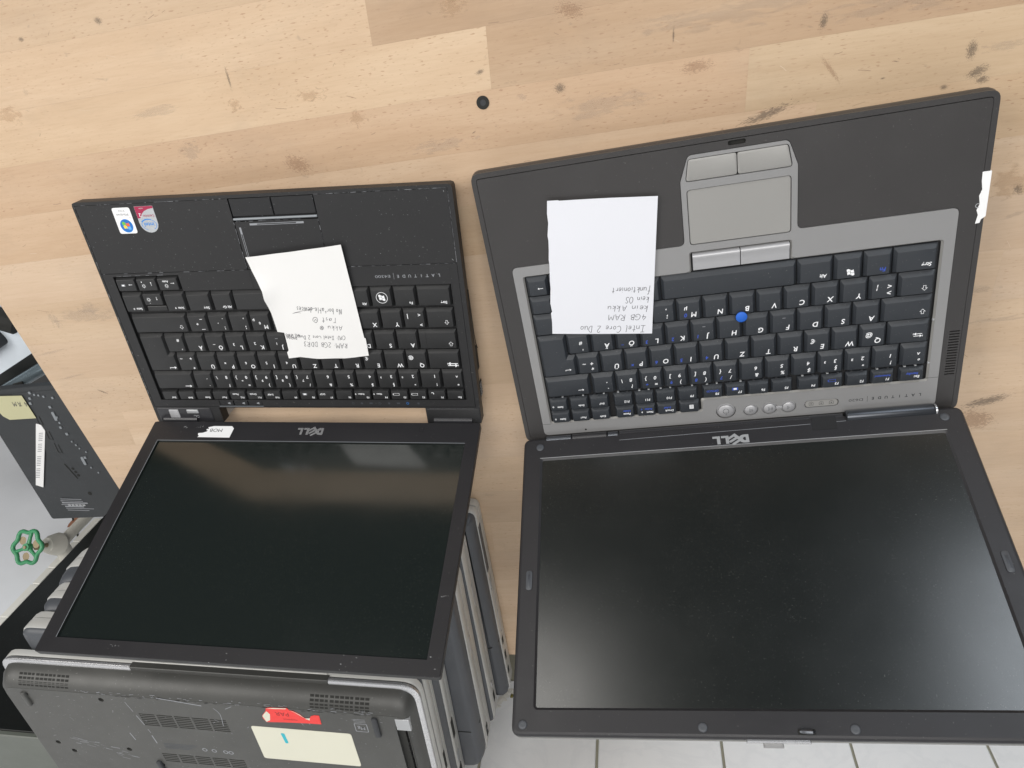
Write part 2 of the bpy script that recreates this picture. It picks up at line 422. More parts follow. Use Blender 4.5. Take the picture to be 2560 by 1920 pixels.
def text(mb, s, x, y, z, size, mat, rot=180, shear=0.0, bold=0.01, spacing=1.0, width=None):
    vs, fs, w, h = glyphs(s, bold, spacing); a = math.radians(rot); c, sn = math.cos(a), math.sin(a)
    kx = size if width is None or w == 0 else width / w
    out = []
    for px, py in vs:
        px = (px * kx + shear * py * size); py *= size
        out.append((x + px * c - py * sn, y + px * sn + py * c, z))
    mb.add(out, orient(fs_tri(fs), out), mat)
def fs_tri(fs):
    o = []
    for f in fs:
        for i in range(1, len(f) - 1): o.append((f[0], f[i], f[i + 1]))
    return o

# handwriting: one-stroke letters in a unit box
HW = {
 'I': [[(.1, 1), (.7, 1)], [(.4, 1), (.35, 0)], [(.05, 0), (.7, 0)]], 'n': [[(0, .5), (.05, 0)], [(.04, .35), (.25, .52), (.4, .4), (.42, 0)]],
 't': [[(.2, .9), (.18, .1), (.3, 0)], [(0, .6), (.4, .62)]], 'e': [[(.05, .28), (.38, .32), (.3, .52), (.08, .42), (.06, .1), (.25, 0), (.42, .1)]],
 'l': [[(.12, 1), (.08, .05), (.2, 0)]], 'C': [[(.6, .9), (.35, 1), (.08, .7), (.06, .3), (.3, 0), (.6, .12)]],
 'o': [[(.22, .5), (.05, .35), (.06, .1), (.22, 0), (.38, .15), (.36, .4), (.22, .5)]], 'r': [[(.03, .5), (.06, 0)], [(.05, .3), (.2, .5), (.35, .45)]],
 '2': [[(.05, .8), (.25, 1), (.45, .8), (.3, .45), (.03, 0), (.5, .02)]], 'D': [[(.1, 1), (.08, 0)], [(.0, .98), (.35, .95), (.55, .55), (.4, .1), (.05, 0)]],
 'u': [[(.03, .5), (.06, .1), (.2, 0), (.38, .15), (.4, .5)], [(.4, .3), (.45, 0)]], '4': [[(.3, 1), (.02, .4), (.5, .42)], [(.4, .75), (.36, 0)]],
 'G': [[(.6, .88), (.35, 1), (.06, .7), (.06, .25), (.3, 0), (.58, .15), (.58, .45), (.35, .45)]], 'B': [[(.08, 1), (.06, 0)], [(.05, 1), (.4, .9), (.38, .6), (.1, .52), (.48, .4), (.42, .08), (.04, 0)]],
 'R': [[(.08, 1), (.05, 0)], [(.05, 1), (.42, .9), (.4, .6), (.1, .5), (.5, 0)]], 'A': [[(0, 0), (.3, 1), (.55, 0)], [(.12, .4), (.46, .4)]],
 'M': [[(0, 0), (.1, 1), (.35, .35), (.6, 1), (.7, 0)]], 'k': [[(.08, 1), (.04, 0)], [(.38, .5), (.08, .25), (.4, 0)]], 'i': [[(.08, .5), (.08, .05), (.16, 0)], [(.1, .72), (.12, .75)]],
 'O': [[(.32, 1), (.06, .7), (.08, .2), (.32, 0), (.58, .25), (.56, .75), (.32, 1)]], 'S': [[(.5, .88), (.28, 1), (.08, .78), (.4, .45), (.4, .12), (.18, 0), (.0, .12)]],
 'f': [[(.4, .95), (.25, 1), (.18, .8), (.12, -.3)], [(0, .5), (.36, .52)]], 'c': [[(.38, .42), (.2, .5), (.05, .3), (.08, .08), (.25, 0), (.4, .08)]],
 'a': [[(.38, .45), (.18, .5), (.04, .25), (.1, .02), (.26, .08), (.38, .4)], [(.38, .5), (.44, 0)]], 's': [[(.34, .45), (.18, .5), (.1, .38), (.32, .15), (.2, 0), (.02, .06)]],
 'N': [[(0, 0), (.08, 1), (.5, 0), (.6, 1)]], 'b': [[(.1, 1), (.05, 0)], [(.06, .3), (.25, .5), (.4, .3), (.3, .02), (.06, .05)]], 'd': [[(.36, .45), (.16, .5), (.04, .25), (.12, 0), (.34, .12)], [(.42, 1), (.4, 0)]],
 'v': [[(0, .5), (.18, 0), (.36, .5)]], 'P': [[(.08, 1), (.05, 0)], [(.03, 1), (.42, .92), (.4, .55), (.08, .5)]], 'U': [[(.03, 1), (.08, .2), (.28, 0), (.5, .25), (.52, 1)]],
 '3': [[(.05, .9), (.3, 1), (.42, .8), (.2, .55), (.45, .35), (.3, 0), (.02, .1)]], ':': [[(.1, .1), (.12, .14)], [(.1, .5), (.12, .54)]], '.': [[(.1, 0), (.12, .04)]],
 '9': [[(.4, .8), (.22, 1), (.05, .75), (.2, .5), (.4, .75), (.36, 0)]], '0': [[(.25, 1), (.05, .7), (.08, .15), (.28, 0), (.45, .3), (.42, .8), (.25, 1)]], '6': [[(.4, 1), (.1, .6), (.08, .15), (.25, 0), (.42, .2), (.3, .45), (.1, .3)]],
 'T': [[(0, 1), (.6, 1)], [(.3, 1), (.26, 0)]], '@': [[(.45, .3), (.3, .55), (.2, .35), (.32, .2), (.5, .35), (.62, .2), (.6, .7), (.3, .85), (.05, .5), (.15, .05), (.5, 0)]],
 'H': [[(.05, 1), (.02, 0)], [(.5, 1), (.48, 0)], [(.03, .5), (.5, .5)]], 'z': [[(.03, .5), (.36, .5), (.03, 0), (.4, 0)]],
 'x': [[(.25, .85), (.03, .5), (.2, .1), (.55, .25), (.6, .7), (.25, .85)], [(.15, .7), (.5, .2)], [(.5, .7), (.12, .2)]],
 '~': [[(.25, 1), (.0, .6), (.15, .05), (.6, .1), (.7, .65), (.25, 1)], [(.15, .6), (.3, .4), (.5, .65)]],
}
def smooth_pts(p, k=3):
    if len(p) < 3: return p
    out = []
    for i in range(len(p) - 1):
        p0 = p[max(i - 1, 0)]; p1 = p[i]; p2 = p[i + 1]; p3 = p[min(i + 2, len(p) - 1)]
        for j in range(k):
            t = j / k
            out.append(tuple(.5 * ((2 * p1[a]) + (-p0[a] + p2[a]) * t + (2 * p0[a] - 5 * p1[a] + 4 * p2[a] - p3[a]) * t * t + (-p0[a] + 3 * p1[a] - 3 * p2[a] + p3[a]) * t ** 3) for a in (0, 1)))
    out.append(tuple(p[-1])); return out
def handwrite(mb, s, x, y, zf, h, mat, ang=180, w=.34, tot=None, rng=None):
    rng = rng or random.Random(len(s)); pen = 0; strokes = []
    for ch in s:
        if ch == ' ': pen += .55; continue
        g = HW[ch]; jx = rng.uniform(-.04, .04); jy = rng.uniform(-.05, .05); sc_ = rng.uniform(.9, 1.1)
        wd = max(q[0] for st in g for q in st)
        for st in g: strokes.append([(pen + jx + q[0] * sc_ + .12 * q[1], jy + q[1] * sc_ + rng.uniform(-.02, .02)) for q in smooth_pts(st)])
        pen += wd + .20
    k = (tot / pen) if tot else h
    a = math.radians(ang); c, sn = math.cos(a), math.sin(a)
    for st in strokes:
        pts = [(x + q[0] * k * c - q[1] * h * sn, y + q[0] * k * sn + q[1] * h * c) for q in st]
        ribbon(mb, pts, w, [zf(*q) for q in pts], mat)

def empty(name, loc, rotz=0, label=None, cat=None, group=None):
    o = bpy.data.objects.new(name, None); o.empty_display_size = .02; col.objects.link(o)
    o.location = Vector(loc) * S; o.rotation_euler = (0, 0, rotz)
    if label: o['label'] = label; o['category'] = cat
    if group: o['group'] = group
    return o
def tag(o, label, cat, group=None):
    o['label'] = label; o['category'] = cat
    if group: o['group'] = group
    return o

# ------------------------------------------------------------------ the room behind
def struct(o): o['kind'] = 'structure'; return o
mb = MB(); mb.box(-3000, -1200, -770, 3500, 3500, -750, 'floor'); struct(mb.build('floor'))
wall = MB(); wall.box(-1800, -560, -750, 2400, -458, 2400, 'plaster'); wall = wall.build('wall'); struct(wall)
# tiles set proud of the plaster, grout bed between them
mb = MB(); mb.box(-508, -458, -330, 2396, -452.5, 700, 'grout'); mb.build('grout_bed', wall)
tile_meshes = {}
xs = [-505 + 0, -438, -298, -158, -18, 122, 264, 399, 541, 684, 830, 972, 1114, 1256, 1398, 1540, 1682, 1824]
zs = [-328, -190, -54, 150, 354, 558, 690]
for i in range(len(xs) - 1):
    for j in range(len(zs) - 1):
        if j < 2 and xs[i] > 100: continue
        x0, x1, z0, z1 = xs[i] + 1.6, xs[i + 1] - 1.6, zs[j] + 1.6, zs[j + 1] - 1.6
        t = MB(); a = [(x0, z0), (x1, z0), (x1, z1), (x0, z1)]; b = [(x0 + 1, z0 + 1), (x1 - 1, z0 + 1), (x1 - 1, z1 - 1), (x0 + 1, z1 - 1)]
        ya, yb, yc = -452, -450.6, -449.8
        vs = [(p[0], ya, p[1]) for p in a] + [(p[0], yb, p[1]) for p in a] + [(p[0], yc, p[1]) for p in b]
        fs = [(k + 4 * r, k + 4 * r + 4, (k + 1) % 4 + 4 * r + 4, (k + 1) % 4 + 4 * r) for r in (0, 1) for k in range(4)] + [(11, 10, 9, 8)]
        t.add(vs, fs, 'tile'); t.build('tile', wall)
# crumbling lower edge and dirt under the tiles
rg = random.Random(3)
mb = MB()
def patch(mb, cx, cz, rx, rz, y, mat, n=18, irr=.35, depth=2.0):
    pts = []
    for k in range(n):
        a = 2 * math.pi * k / n; q = 1 + rg.uniform(-irr, irr); pts.append((cx + rx * q * math.cos(a), cz + rz * q * math.sin(a)))
    vs = [(p[0], y, p[1]) for p in pts] + [(cx, y + depth, cz)]
    mb.add(vs, [(k, n, (k + 1) % n) for k in range(n)], mat)
patch(mb, 281, -62, 8, 5, -457.5, 'caulk', depth=5); patch(mb, 282, -66, 4.5, 2.6, -453, 'hole', 14, .15, .5)
mb.build('filler_patch', wall)
mb = MB(); patch(mb, 279, -50, 4, 3, -449.2, 'moss'); patch(mb, 290, -30, 1.6, 3, -449.2, 'moss'); mb.build('dirt', wall)
mb = MB()
for k in range(9): patch(mb, 276 + rg.uniform(-4, 6), -37 + rg.uniform(-7, 5), rg.uniform(.7, 1.7), rg.uniform(.5, 1.3), -449.3, 'hole', 8, .5, .3)
for k in range(4): patch(mb, 264 + rg.uniform(-2, 3), -19 + rg.uniform(-2, 2), rg.uniform(.6, 1.3), rg.uniform(.5, 1), -449.3, 'hole', 8, .5, .3)
mb.build('dirt', wall)
mb = MB()
for k in range(16):
    t = k / 15; patch(mb, 262 + 30 * t + rg.uniform(-2, 2), -6 - 34 * t + rg.uniform(-3, 3), rg.uniform(3, 6), rg.uniform(2.5, 4.5), -449.5, 'caulk', 10, .5, .5)
mb.build('filler_patch', wall)
mb = MB(); patch(mb, -556, -291, 12, 4, -457.4, 'rust', 14, .4, .4); patch(mb, -556, -330, 14, 18, -457.4, 'rust', 14, .4, .4); mb.build('rust_patch', wall)
mb = MB()
for (a, b) in [((-575, -340), (-520, -284)), ((-543, -338), (-556, -305))]:
    v = Vector((b[0] - a[0], b[1] - a[1])); nrm = Vector((-v.y, v.x)).normalized() * 1.6
    q = [(a[0] - nrm.x, a[1] - nrm.y), (b[0] - nrm.x, b[1] - nrm.y), (b[0] + nrm.x, b[1] + nrm.y), (a[0] + nrm.x, a[1] + nrm.y)]
    mb.add([(p[0], -457.3, p[1]) for p in q], [(0, 1, 2, 3)], 'hole')
mb.build('crack', wall)
mb = MB()
prev = -332
while prev < -60:
    hgt = rg.uniform(22, 75); d = rg.uniform(-2.5, 1.5)
    mb.box(-518 + d, -457, prev, -506, -449 + d * .4, prev + hgt - .4, 'caulk', 1.4); prev += hgt
mb.build('edge_filler', wall)

# radiator valve
v = empty('radiator_valve', (-515, -450, -262), 0, 'green six-lobed hand wheel valve on a painted pipe fitting at the white wall', 'valve')
W0 = Vector((-497.6, -376.2, -180.6)) - Vector((-515, -450, -262)); B0 = Vector((-512, -440, -252)) - Vector((-515, -450, -262))
ax = (Vector((-.05, .62, .78))).normalized()
qm = ax.to_track_quat('Z', 'Y').to_matrix()
def along(pts2, h, base): return [tuple(base + qm @ Vector((x, y, h))) for x, y in pts2]
mb = MB(); ringp = [((25 + 2.6 * math.cos(6 * a)) * math.cos(a), (25 + 2.6 * math.cos(6 * a)) * math.sin(a)) for a in [2 * math.pi * k / 60 for k in range(60)]]
mb.tube(along(ringp, 0, W0), 3.3, 'green', 8, True)
for k in range(3):
    a = 2 * math.pi * k / 3 + .3; mb.tube([tuple(W0 + qm @ Vector((math.cos(a) * t, math.sin(a) * t, -1 + 0 * t))) for t in (4, 14, 24)], [3.6, 2.6, 3.2], 'green', 8)
mb.tube([tuple(W0 + qm @ Vector((0, 0, t))) for t in (-5, 4)], 6, 'green', 14)
hw = mb.build('hand_wheel', v, True, sharp=50)
mb = MB()
for k in range(3):
    a = 2 * math.pi * k / 3 + .3 + math.pi / 3
    c_ = W0 + qm @ Vector((math.cos(a) * 15, math.sin(a) * 15, -1.5))
    mb.add([tuple(c_ + qm @ Vector((6.5 * math.cos(t), 6.5 * math.sin(t), 0))) for t in [2 * math.pi * j / 12 for j in range(12)]], [tuple(range(12))], 'brass')
mb.tube([tuple(W0 + qm @ Vector((0, 0, t))) for t in (3.8, 6)], 2.6, 'brass', 8)
mb.build('wheel_web', v)
st_b = W0 - ax * 62
mb = MB(); mb.tube([tuple(W0 - ax * t) for t in (4, 40)], 3.4, 'brass', 10); mb.tube([tuple(W0 - ax * t) for t in (16, 26)], 7, 'brass', 6); mb.build('spindle', v, True)
mb = MB(); mb.tube([tuple(W0 - ax * t) for t in (36, 44, 58, 66)], [12, 16, 19, 14], 'paintpipe', 16)
mb.tube([tuple(st_b + Vector((0, 0, t))) for t in (-300, -20, 10)], [9, 9, 11], 'paintpipe', 14); mb.tube([tuple(st_b), tuple(st_b + Vector((0, -45, 0)))], 12, 'paintpipe', 14)
mb.build('valve_body', v, True)

# black cabinet standing beside the bench, behind the stack
t = empty('black_cabinet', (-230, -370, -750), 0, 'tall black cabinet with a grey-lit flat top, left of the laptop stack', 'cabinet')
mb = MB(); mb.box(-95, -70, 0, 95, 70, 906, 'blackbox', 1.0); mb.build('carcass', t)
mb = MB(); mb.box(-95.5, -70.5, 906.2, 95.5, 70.5, 912, 'lit_top', 1.0); mb.build('top_panel', t)

# things lying below the bench on the left
lp = empty('dark_electronics_panel', (-449, -334, -212), math.atan2(.13, .99) * .6, 'dark grey device with a white strip label, below the left bench edge', 'device')
mb = MB(); mb.loft([(rr(0, 0, 330, 232, 3), 0), (rr(0, 0, 330, 232, 3), 11), (rr(1, 1, 329, 231, 3), 12)], 'board'); mb.build('casing', lp)
mb = MB(); mb.loft([(rr(62, 6, 324, 226, 3), 12), (rr(63, 7, 323, 225, 3), 13.2)], 'board'); mb.build('raised_lid', lp)
I_lp = lp
def lp_loc(x, y):
    a = -lp.rotation_euler[2]; dx, dy = x + 449, y + 334; return (dx * math.cos(a) - dy * math.sin(a), dx * math.sin(a) + dy * math.cos(a))
mb = MB(); mb.plate([lp_loc(*q) for q in [(-389, -154), (-382, -156), (-380, -166), (-432, -269), (-443, -265)]], [], 13.2, 13.9, 'white')
for k in range(26):
    x, y = -391 - k * 1.75, -170 - k * 3.2
    if k in (5, 11, 12, 19): continue
    q = [lp_loc(x + a, y + b) for a, b in ((-1, -.9), (6, -.2), (6, .8), (-1, .2))]; flat(mb, q, 14.0, 'leggrey')
mb.build('strip_label', lp)
mb = MB()
for (x, y) in [(-374, -103), (-368, -106), (-362, -107), (-355, -109), (-342, -111), (-353, -126), (-350, -152), (-347, -171), (-345, -184), (-341, -190), (-338, -196), (-330, -202), (-336, -212), (-342, -217), (-326, -239), (-334, -230), (-350, -143), (-352, -160), (-381, -120), (-378, -112)]:
    q = lp_loc(x, y); r = rg.uniform(.9, 2); mb.box(q[0] - r, q[1] - r, 13, q[0] + r, q[1] + r, 14.5, 'speck')
mb.build('small_fitting', lp)
for (x, y) in [(-353, -141), (-341, -218)]:
    q = lp_loc(x, y); mb = MB(); mb.loft([(rnd([(q[0] - 2.5, q[1] - 7), (q[0] + 1.8, q[1] - 7), (q[0] + 2.5, q[1] + 7), (q[0] - 1.8, q[1] + 7)], 1.5), 13), (rnd([(q[0] - 2.5, q[1] - 7), (q[0] + 1.8, q[1] - 7), (q[0] + 2.5, q[1] + 7), (q[0] - 1.8, q[1] + 7)], 1.5), 14.6)], 'speck'); mb.build('latch_plate', lp)
for (x, y) in [(-381, -148), (-377, -173), (-373, -196)]:
    mb = MB(); q = lp_loc(x, y); ribbon(mb, [(q[0] - 2, q[1] + 9), (q[0] - 3.5, q[1] - 7), (q[0] + 2, q[1] - 9), (q[0] + 3, q[1] + 6)], 1.1, 13.6, 'hole'); mb.build('slot', lp)
for (x, y) in [(-366, -233), (-364, -239), (-362, -245), (-358, -279)]:
    mb = MB(); q = lp_loc(x, y); flat(mb, circ(*q, 3.4 if y < -270 else 2.3, 14), 13.6, 'hole'); mb.build('screw_well', lp)
q = lp_loc(-371, -238); mb = MB(); ribbon(mb, [(q[0] - 4, q[1] + 14), (q[0] + 4, q[1] - 14)], 2, 13.6, 'hole'); mb.build('slot', lp)
mb = MB()
for k in range(7):
    x0 = -418 + rg.uniform(0, 8); x1 = -366 + rg.uniform(-14, 4); y = -291 - k * 3.6
    a = lp_loc(x0, y); b = lp_loc(x1, y); ribbon(mb, [a, b], 1.2 if k not in (2, 4) else 2.6, 13.7, 'leggrey')
for k in (0, 1, 2, 3, 4): a = lp_loc(-405 + k * 6.2, -304); flat(mb, rect(a[0], a[1], a[0] + 4.6, a[1] + 3.2), 13.8, 'led')
mb.build('printed_label', lp)

sn = MB(); pts = [(-423 - 14, -108), (-388, -107), (-383, -144), (-427, -147), (-435, -141), (-438, -133)]
q = [lp_loc(*p) for p in pts]; sn.plate(q, [], 0, .3, 'sticky', True)
for s_, x in (('M', 0), ('A', 7.5), ('4', 17)):
    a = lp_loc(-409 + x, -121); handwrite(sn, s_, a[0] + 6, a[1] + 4, lambda x, y: .4, 7, 'ink', 180 + math.degrees(0), .9)
a = lp_loc(-403, -124); ribbon(sn, [(a[0] + 3, a[1]), (a[0] + 8, a[1])], .9, .4, 'ink')
o = sn.build('sticky_note'); o.matrix_world = Matrix.Translation(Vector((-449, -334, -197.6)) * S) @ Matrix.Rotation(lp.rotation_euler[2], 4, 'Z')
tag(o, 'pale yellow sticky note with rounded corner and scribbled letters, below the left bench edge', 'sticky note')

mb = MB(); mb.tube([(-520, -152, -236), (-360, -78, -236)], [9, 9], 'greymetal', 14)
mb.tube([(-430, -112, -226), (-418, -104, -221), (-408, -103, -226)], 2.5, 'hole', 6)
o = mb.build('metal_tube', smooth=True); tag(o, 'shiny blue grey metal tube beside the sticky note', 'tube')
mb = MB(); a = math.atan2(42, 86)
mb.box(-110, -12, -9, 80, 12, 8, 'blackbox', 1.5); o = mb.build('black_bar'); o.matrix_world = Matrix.Translation(Vector((-425, -96, -250)) * S) @ Matrix.Rotation(a, 4, 'Z')
tag(o, 'black bar lying between the metal tube and the white board', 'bar')
mb = MB(); mb.box(-300, 0, -14, 320, 260, 0, 'whiteboard', 1.0); o = mb.build('white_board'); o.matrix_world = Matrix.Translation(Vector((-480, -118, -300)) * S) @ Matrix.Rotation(a, 4, 'Z')
tag(o, 'white board below the left edge of the bench', 'board')
mb = MB(); mb.tube([(-600, 2, -290), (-500, -16, -288), (-462, -30, -286), (-440, -42, -289)], [16, 17, 16, 15], 'hole', 10)
o = mb.build('dark_bundle', smooth=True); tag(o, 'dark rolled bundle on the white board at the left picture edge', 'bundle')
mb = MB(); mb.loft([(rr(-40, -16, 22, 20, 9), 0), (rr(-40, -16, 22, 20, 9), 14), (rr(-34, -10, 16, 14, 7), 20)], 'rubber')
for k in range(3): mb.box(-30 + k * 14, -13, 20, -24 + k * 14, 12, 24, 'hole', 1)
o = mb.build('power_adapter', smooth=True); o.matrix_world = Matrix.Translation(Vector((-505, -70, -300)) * S) @ Matrix.Rotation(a, 4, 'Z')
tag(o, 'small dark plug adapter on the white board', 'adapter')

# ------------------------------------------------------------------ the bench of glued beech staves
bench = empty('wooden_workbench', (300, 40, -40), 0, 'worn beech workbench top of glued staves under both open laptops', 'workbench')
TAB = [(-59.5, -361), (980, -279), (980, 560), (-205, 545)]
def clip(poly, cl):
    out = ccw(poly); cl = ccw(cl)
    for i in range(len(cl)):
        a, b = cl[i], cl[(i + 1) % len(cl)]; inp = out; out = []
        side = lambda p: (b[0] - a[0]) * (p[1] - a[1]) - (b[1] - a[1]) * (p[0] - a[0])
        for j in range(len(inp)):
            p, q = inp[j - 1], inp[j]; sp, sq = side(p), side(q)
            if (sp >= 0) != (sq >= 0):
                t = sp / (sp - sq); out.append((p[0] + t * (q[0] - p[0]), p[1] + t * (q[1] - p[1])))
            if sq >= 0: out.append(q)
        if not out: return []
    return out
SL = .08
def yl(k, x): return 262 - 39.75 * k + SL * (x - 300)
joints = {-2: [260, 700], -3: [420, 800], -1: [341, 900], 0: [514, 810], 1: [560, 780], 2: [100, 640], 3: [-20, 420, 850], 4: [250, 700]}
rp = random.Random(11)
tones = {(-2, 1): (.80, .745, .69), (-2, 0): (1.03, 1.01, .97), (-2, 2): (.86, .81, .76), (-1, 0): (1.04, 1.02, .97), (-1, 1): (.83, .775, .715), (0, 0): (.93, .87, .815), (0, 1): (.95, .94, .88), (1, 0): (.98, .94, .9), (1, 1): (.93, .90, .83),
         (-3, 0): (.95, .93, .89), (-3, 1): (.83, .78, .72), (-3, 2): (.80, .75, .70), (2, 1): (.96, .94, .89)}  # stave colours; the browner ones at front right also carry painted soft shade
for k in range(-10, 17):
    jl = joints.get(k) or sorted([rp.uniform(-100, 300), rp.uniform(450, 850)])
    ed = [-400] + jl + [1400]
    for i in range(len(ed) - 1):
        x0, x1 = ed[i] + .015, ed[i + 1] - .015
        y0 = yl(k + 1, 0) + .06; y1 = yl(k, 0) - .06
        poly = [(x0 - SL * 0, yl(k + 1, x0) + .02), (x1, yl(k + 1, x1) + .02), (x1, yl(k, x1) - .02), (x0, yl(k, x0) - .02)]
        poly = clip(poly, TAB)
        if len(poly) < 3: continue
        poly = dedupe(poly)
        if len(poly) < 3 or abs(area2(poly)) < 20: continue
        b = MB(); dz = rp.uniform(-.01, .0); loc = [(p[0] - 300, p[1] - 40) for p in poly]
        b.loft([(loc, 0), (loc, 40 + dz)], 'wood'); o = b.build('stave', bench)
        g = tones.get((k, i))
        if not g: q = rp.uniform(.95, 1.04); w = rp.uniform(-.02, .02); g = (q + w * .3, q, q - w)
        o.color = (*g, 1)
mb = MB(); mb.box(-330, -270, -60, 640, 300, -4, 'board'); 
mb.build('bench_underframe', bench)
def stain(x, y, rx, ry, mat, rot=0):
    m = MB(); a = math.radians(rot)
    m.add([(-rx, -ry, 0), (rx, -ry, 0), (rx, ry, 0), (-rx, ry, 0)], [(0, 1, 2, 3)], mat); o = m.build('stain', bench)
    o.matrix_local = Matrix.Translation(Vector((x - 300, y - 40, 40.12 + rp.uniform(0, .05))) * S) @ Matrix.Rotation(a, 4, 'Z')
for a in [(239, 252, 9, 8, 'st_brown', 0), (100, 236, 12, 8, 'st_grey', 0), (185, 222, 13, 8, 'st_rust', -20), (207, 270, 13, 6, 'st_brown', 0), (147, 267, 7, 5, 'st_brown', 0),
          (59, 330, 4, 3, 'st_dark', -30), (-8, 323, 3, 2, 'st_dark', 0), (147, 286, 1.2, 10, 'st_dark', 2), (334, 277, 4, 2, 'st_dark', 20), (389, 263, 5, 4, 'st_dark', 0), (362, 259, 4, 3, 'st_grey', 0),
          (481, 270, 13, 5, 'st_rust', 5), (558, 291, 3, 6, 'st_dark', -10), (566, 262, 2, 13, 'st_rust', 40), (649, 268, 4, 7, 'st_dark', 0), (668, 269, 14, 4, 'st_grey', 4), (655, 255, 8, 4, 'st_dark', 25),
          (659, 250, 5, 3, 'st_dark', 0), (637, 247, 3, 2, 'st_dark', 0), (528, 237, 22, 4, 'st_dark', 20), (398, 310, 12, 6, 'st_rust', -10), (465, 290, .8, 6, 'st_dark', 0),
          (694, 184, 22, 14, 'st_brown', 0), (698, 178, 4, 5, 'st_dark', 30), (700, 160, 12, 2, 'st_grey', 20), (710, 80, 30, 3, 'st_grey', 8), (690, 105, 16, 4, 'st_grey', 0), (707, 33, 1, 1, 'st_dark', 0),
          (718, 8, 22, 5, 'st_dark', 18), (712, -10, 20, 12, 'st_rust', 0), (320, 317, 12, 6, 'st_brown', 0), (330, 325, 20, 4, 'st_brown', 15), (-22, 287, 3, 3, 'st_grey', 0), (-50, 272, 22, 9, 'st_brown', 0),
          (-87, 95, 6, 10, 'st_grey', 20), (-46, 106, 14, 8, 'st_grey', 0), (-105, 62, 28, 1.6, 'st_grey', 12), (-96, 35, 24, 1.4, 'st_grey', 14), (-69, 18, 7, 1.2, 'st_dark', -25), (-92, -15, 4, 2, 'st_grey', 0),
          (-48, 100, 40, 9, 'st_grey', 4), (420, 250, 40, 10, 'st_grey', 5), (500, 300, 60, 12, 'st_grey', 5), (300, 230, 30, 6, 'st_grey', 5), (20, 200, 50, 7, 'st_grey', 5), (300, -100, 10, 2, 'st_grey', 0), (290, -150, 7, 2, 'st_grey', 0), (80, 267, 30, 5, 'st_grey', 5), (610, 300, 60, 10, 'st_grey', 5)]:
    stain(*a)
rs = random.Random(5)
for k in range(70):
    x, y = rs.uniform(-120, 720), rs.uniform(-330, 345); stain(x, y, rs.uniform(.5, 2.4), rs.uniform(.4, 1.1), rs.choice(['st_dark', 'st_grey', 'st_rust']), rs.uniform(-30, 40))
mb = MB()
for k in range(260):
    x, y = rs.uniform(-110, 740), rs.uniform(-320, 350); a = rs.gauss(.08, .35) if rs.random() < .75 else rs.uniform(0, 3.1); l = rs.uniform(1.5, 14) * rs.random() + 1
    w_ = rs.uniform(.10, .32); p0 = (x - 300, y - 40); p1 = (p0[0] + l * math.cos(a) * .5, p0[1] + l * math.sin(a) * .5 + rs.uniform(-.4, .4)); p2 = (p0[0] + l * math.cos(a), p0[1] + l * math.sin(a))
    ribbon(mb, [p0, p1, p2], w_, 40.06, rs.choice(['scr_d', 'scr_d', 'scr_l']))
o = mb.build('scratches', bench); o['kind'] = 'stuff'
mb = MB(); mb.plate(circ(334 - 300, 257 - 40, 4.6, 24), [circ(334 - 300, 257 - 40, 2.2, 16)], 40.0, 40.5, 'hole'); flat(mb, circ(34, 217, 2.4, 16), 40.14, 'rubber'); mb.build('screw_hole', bench)

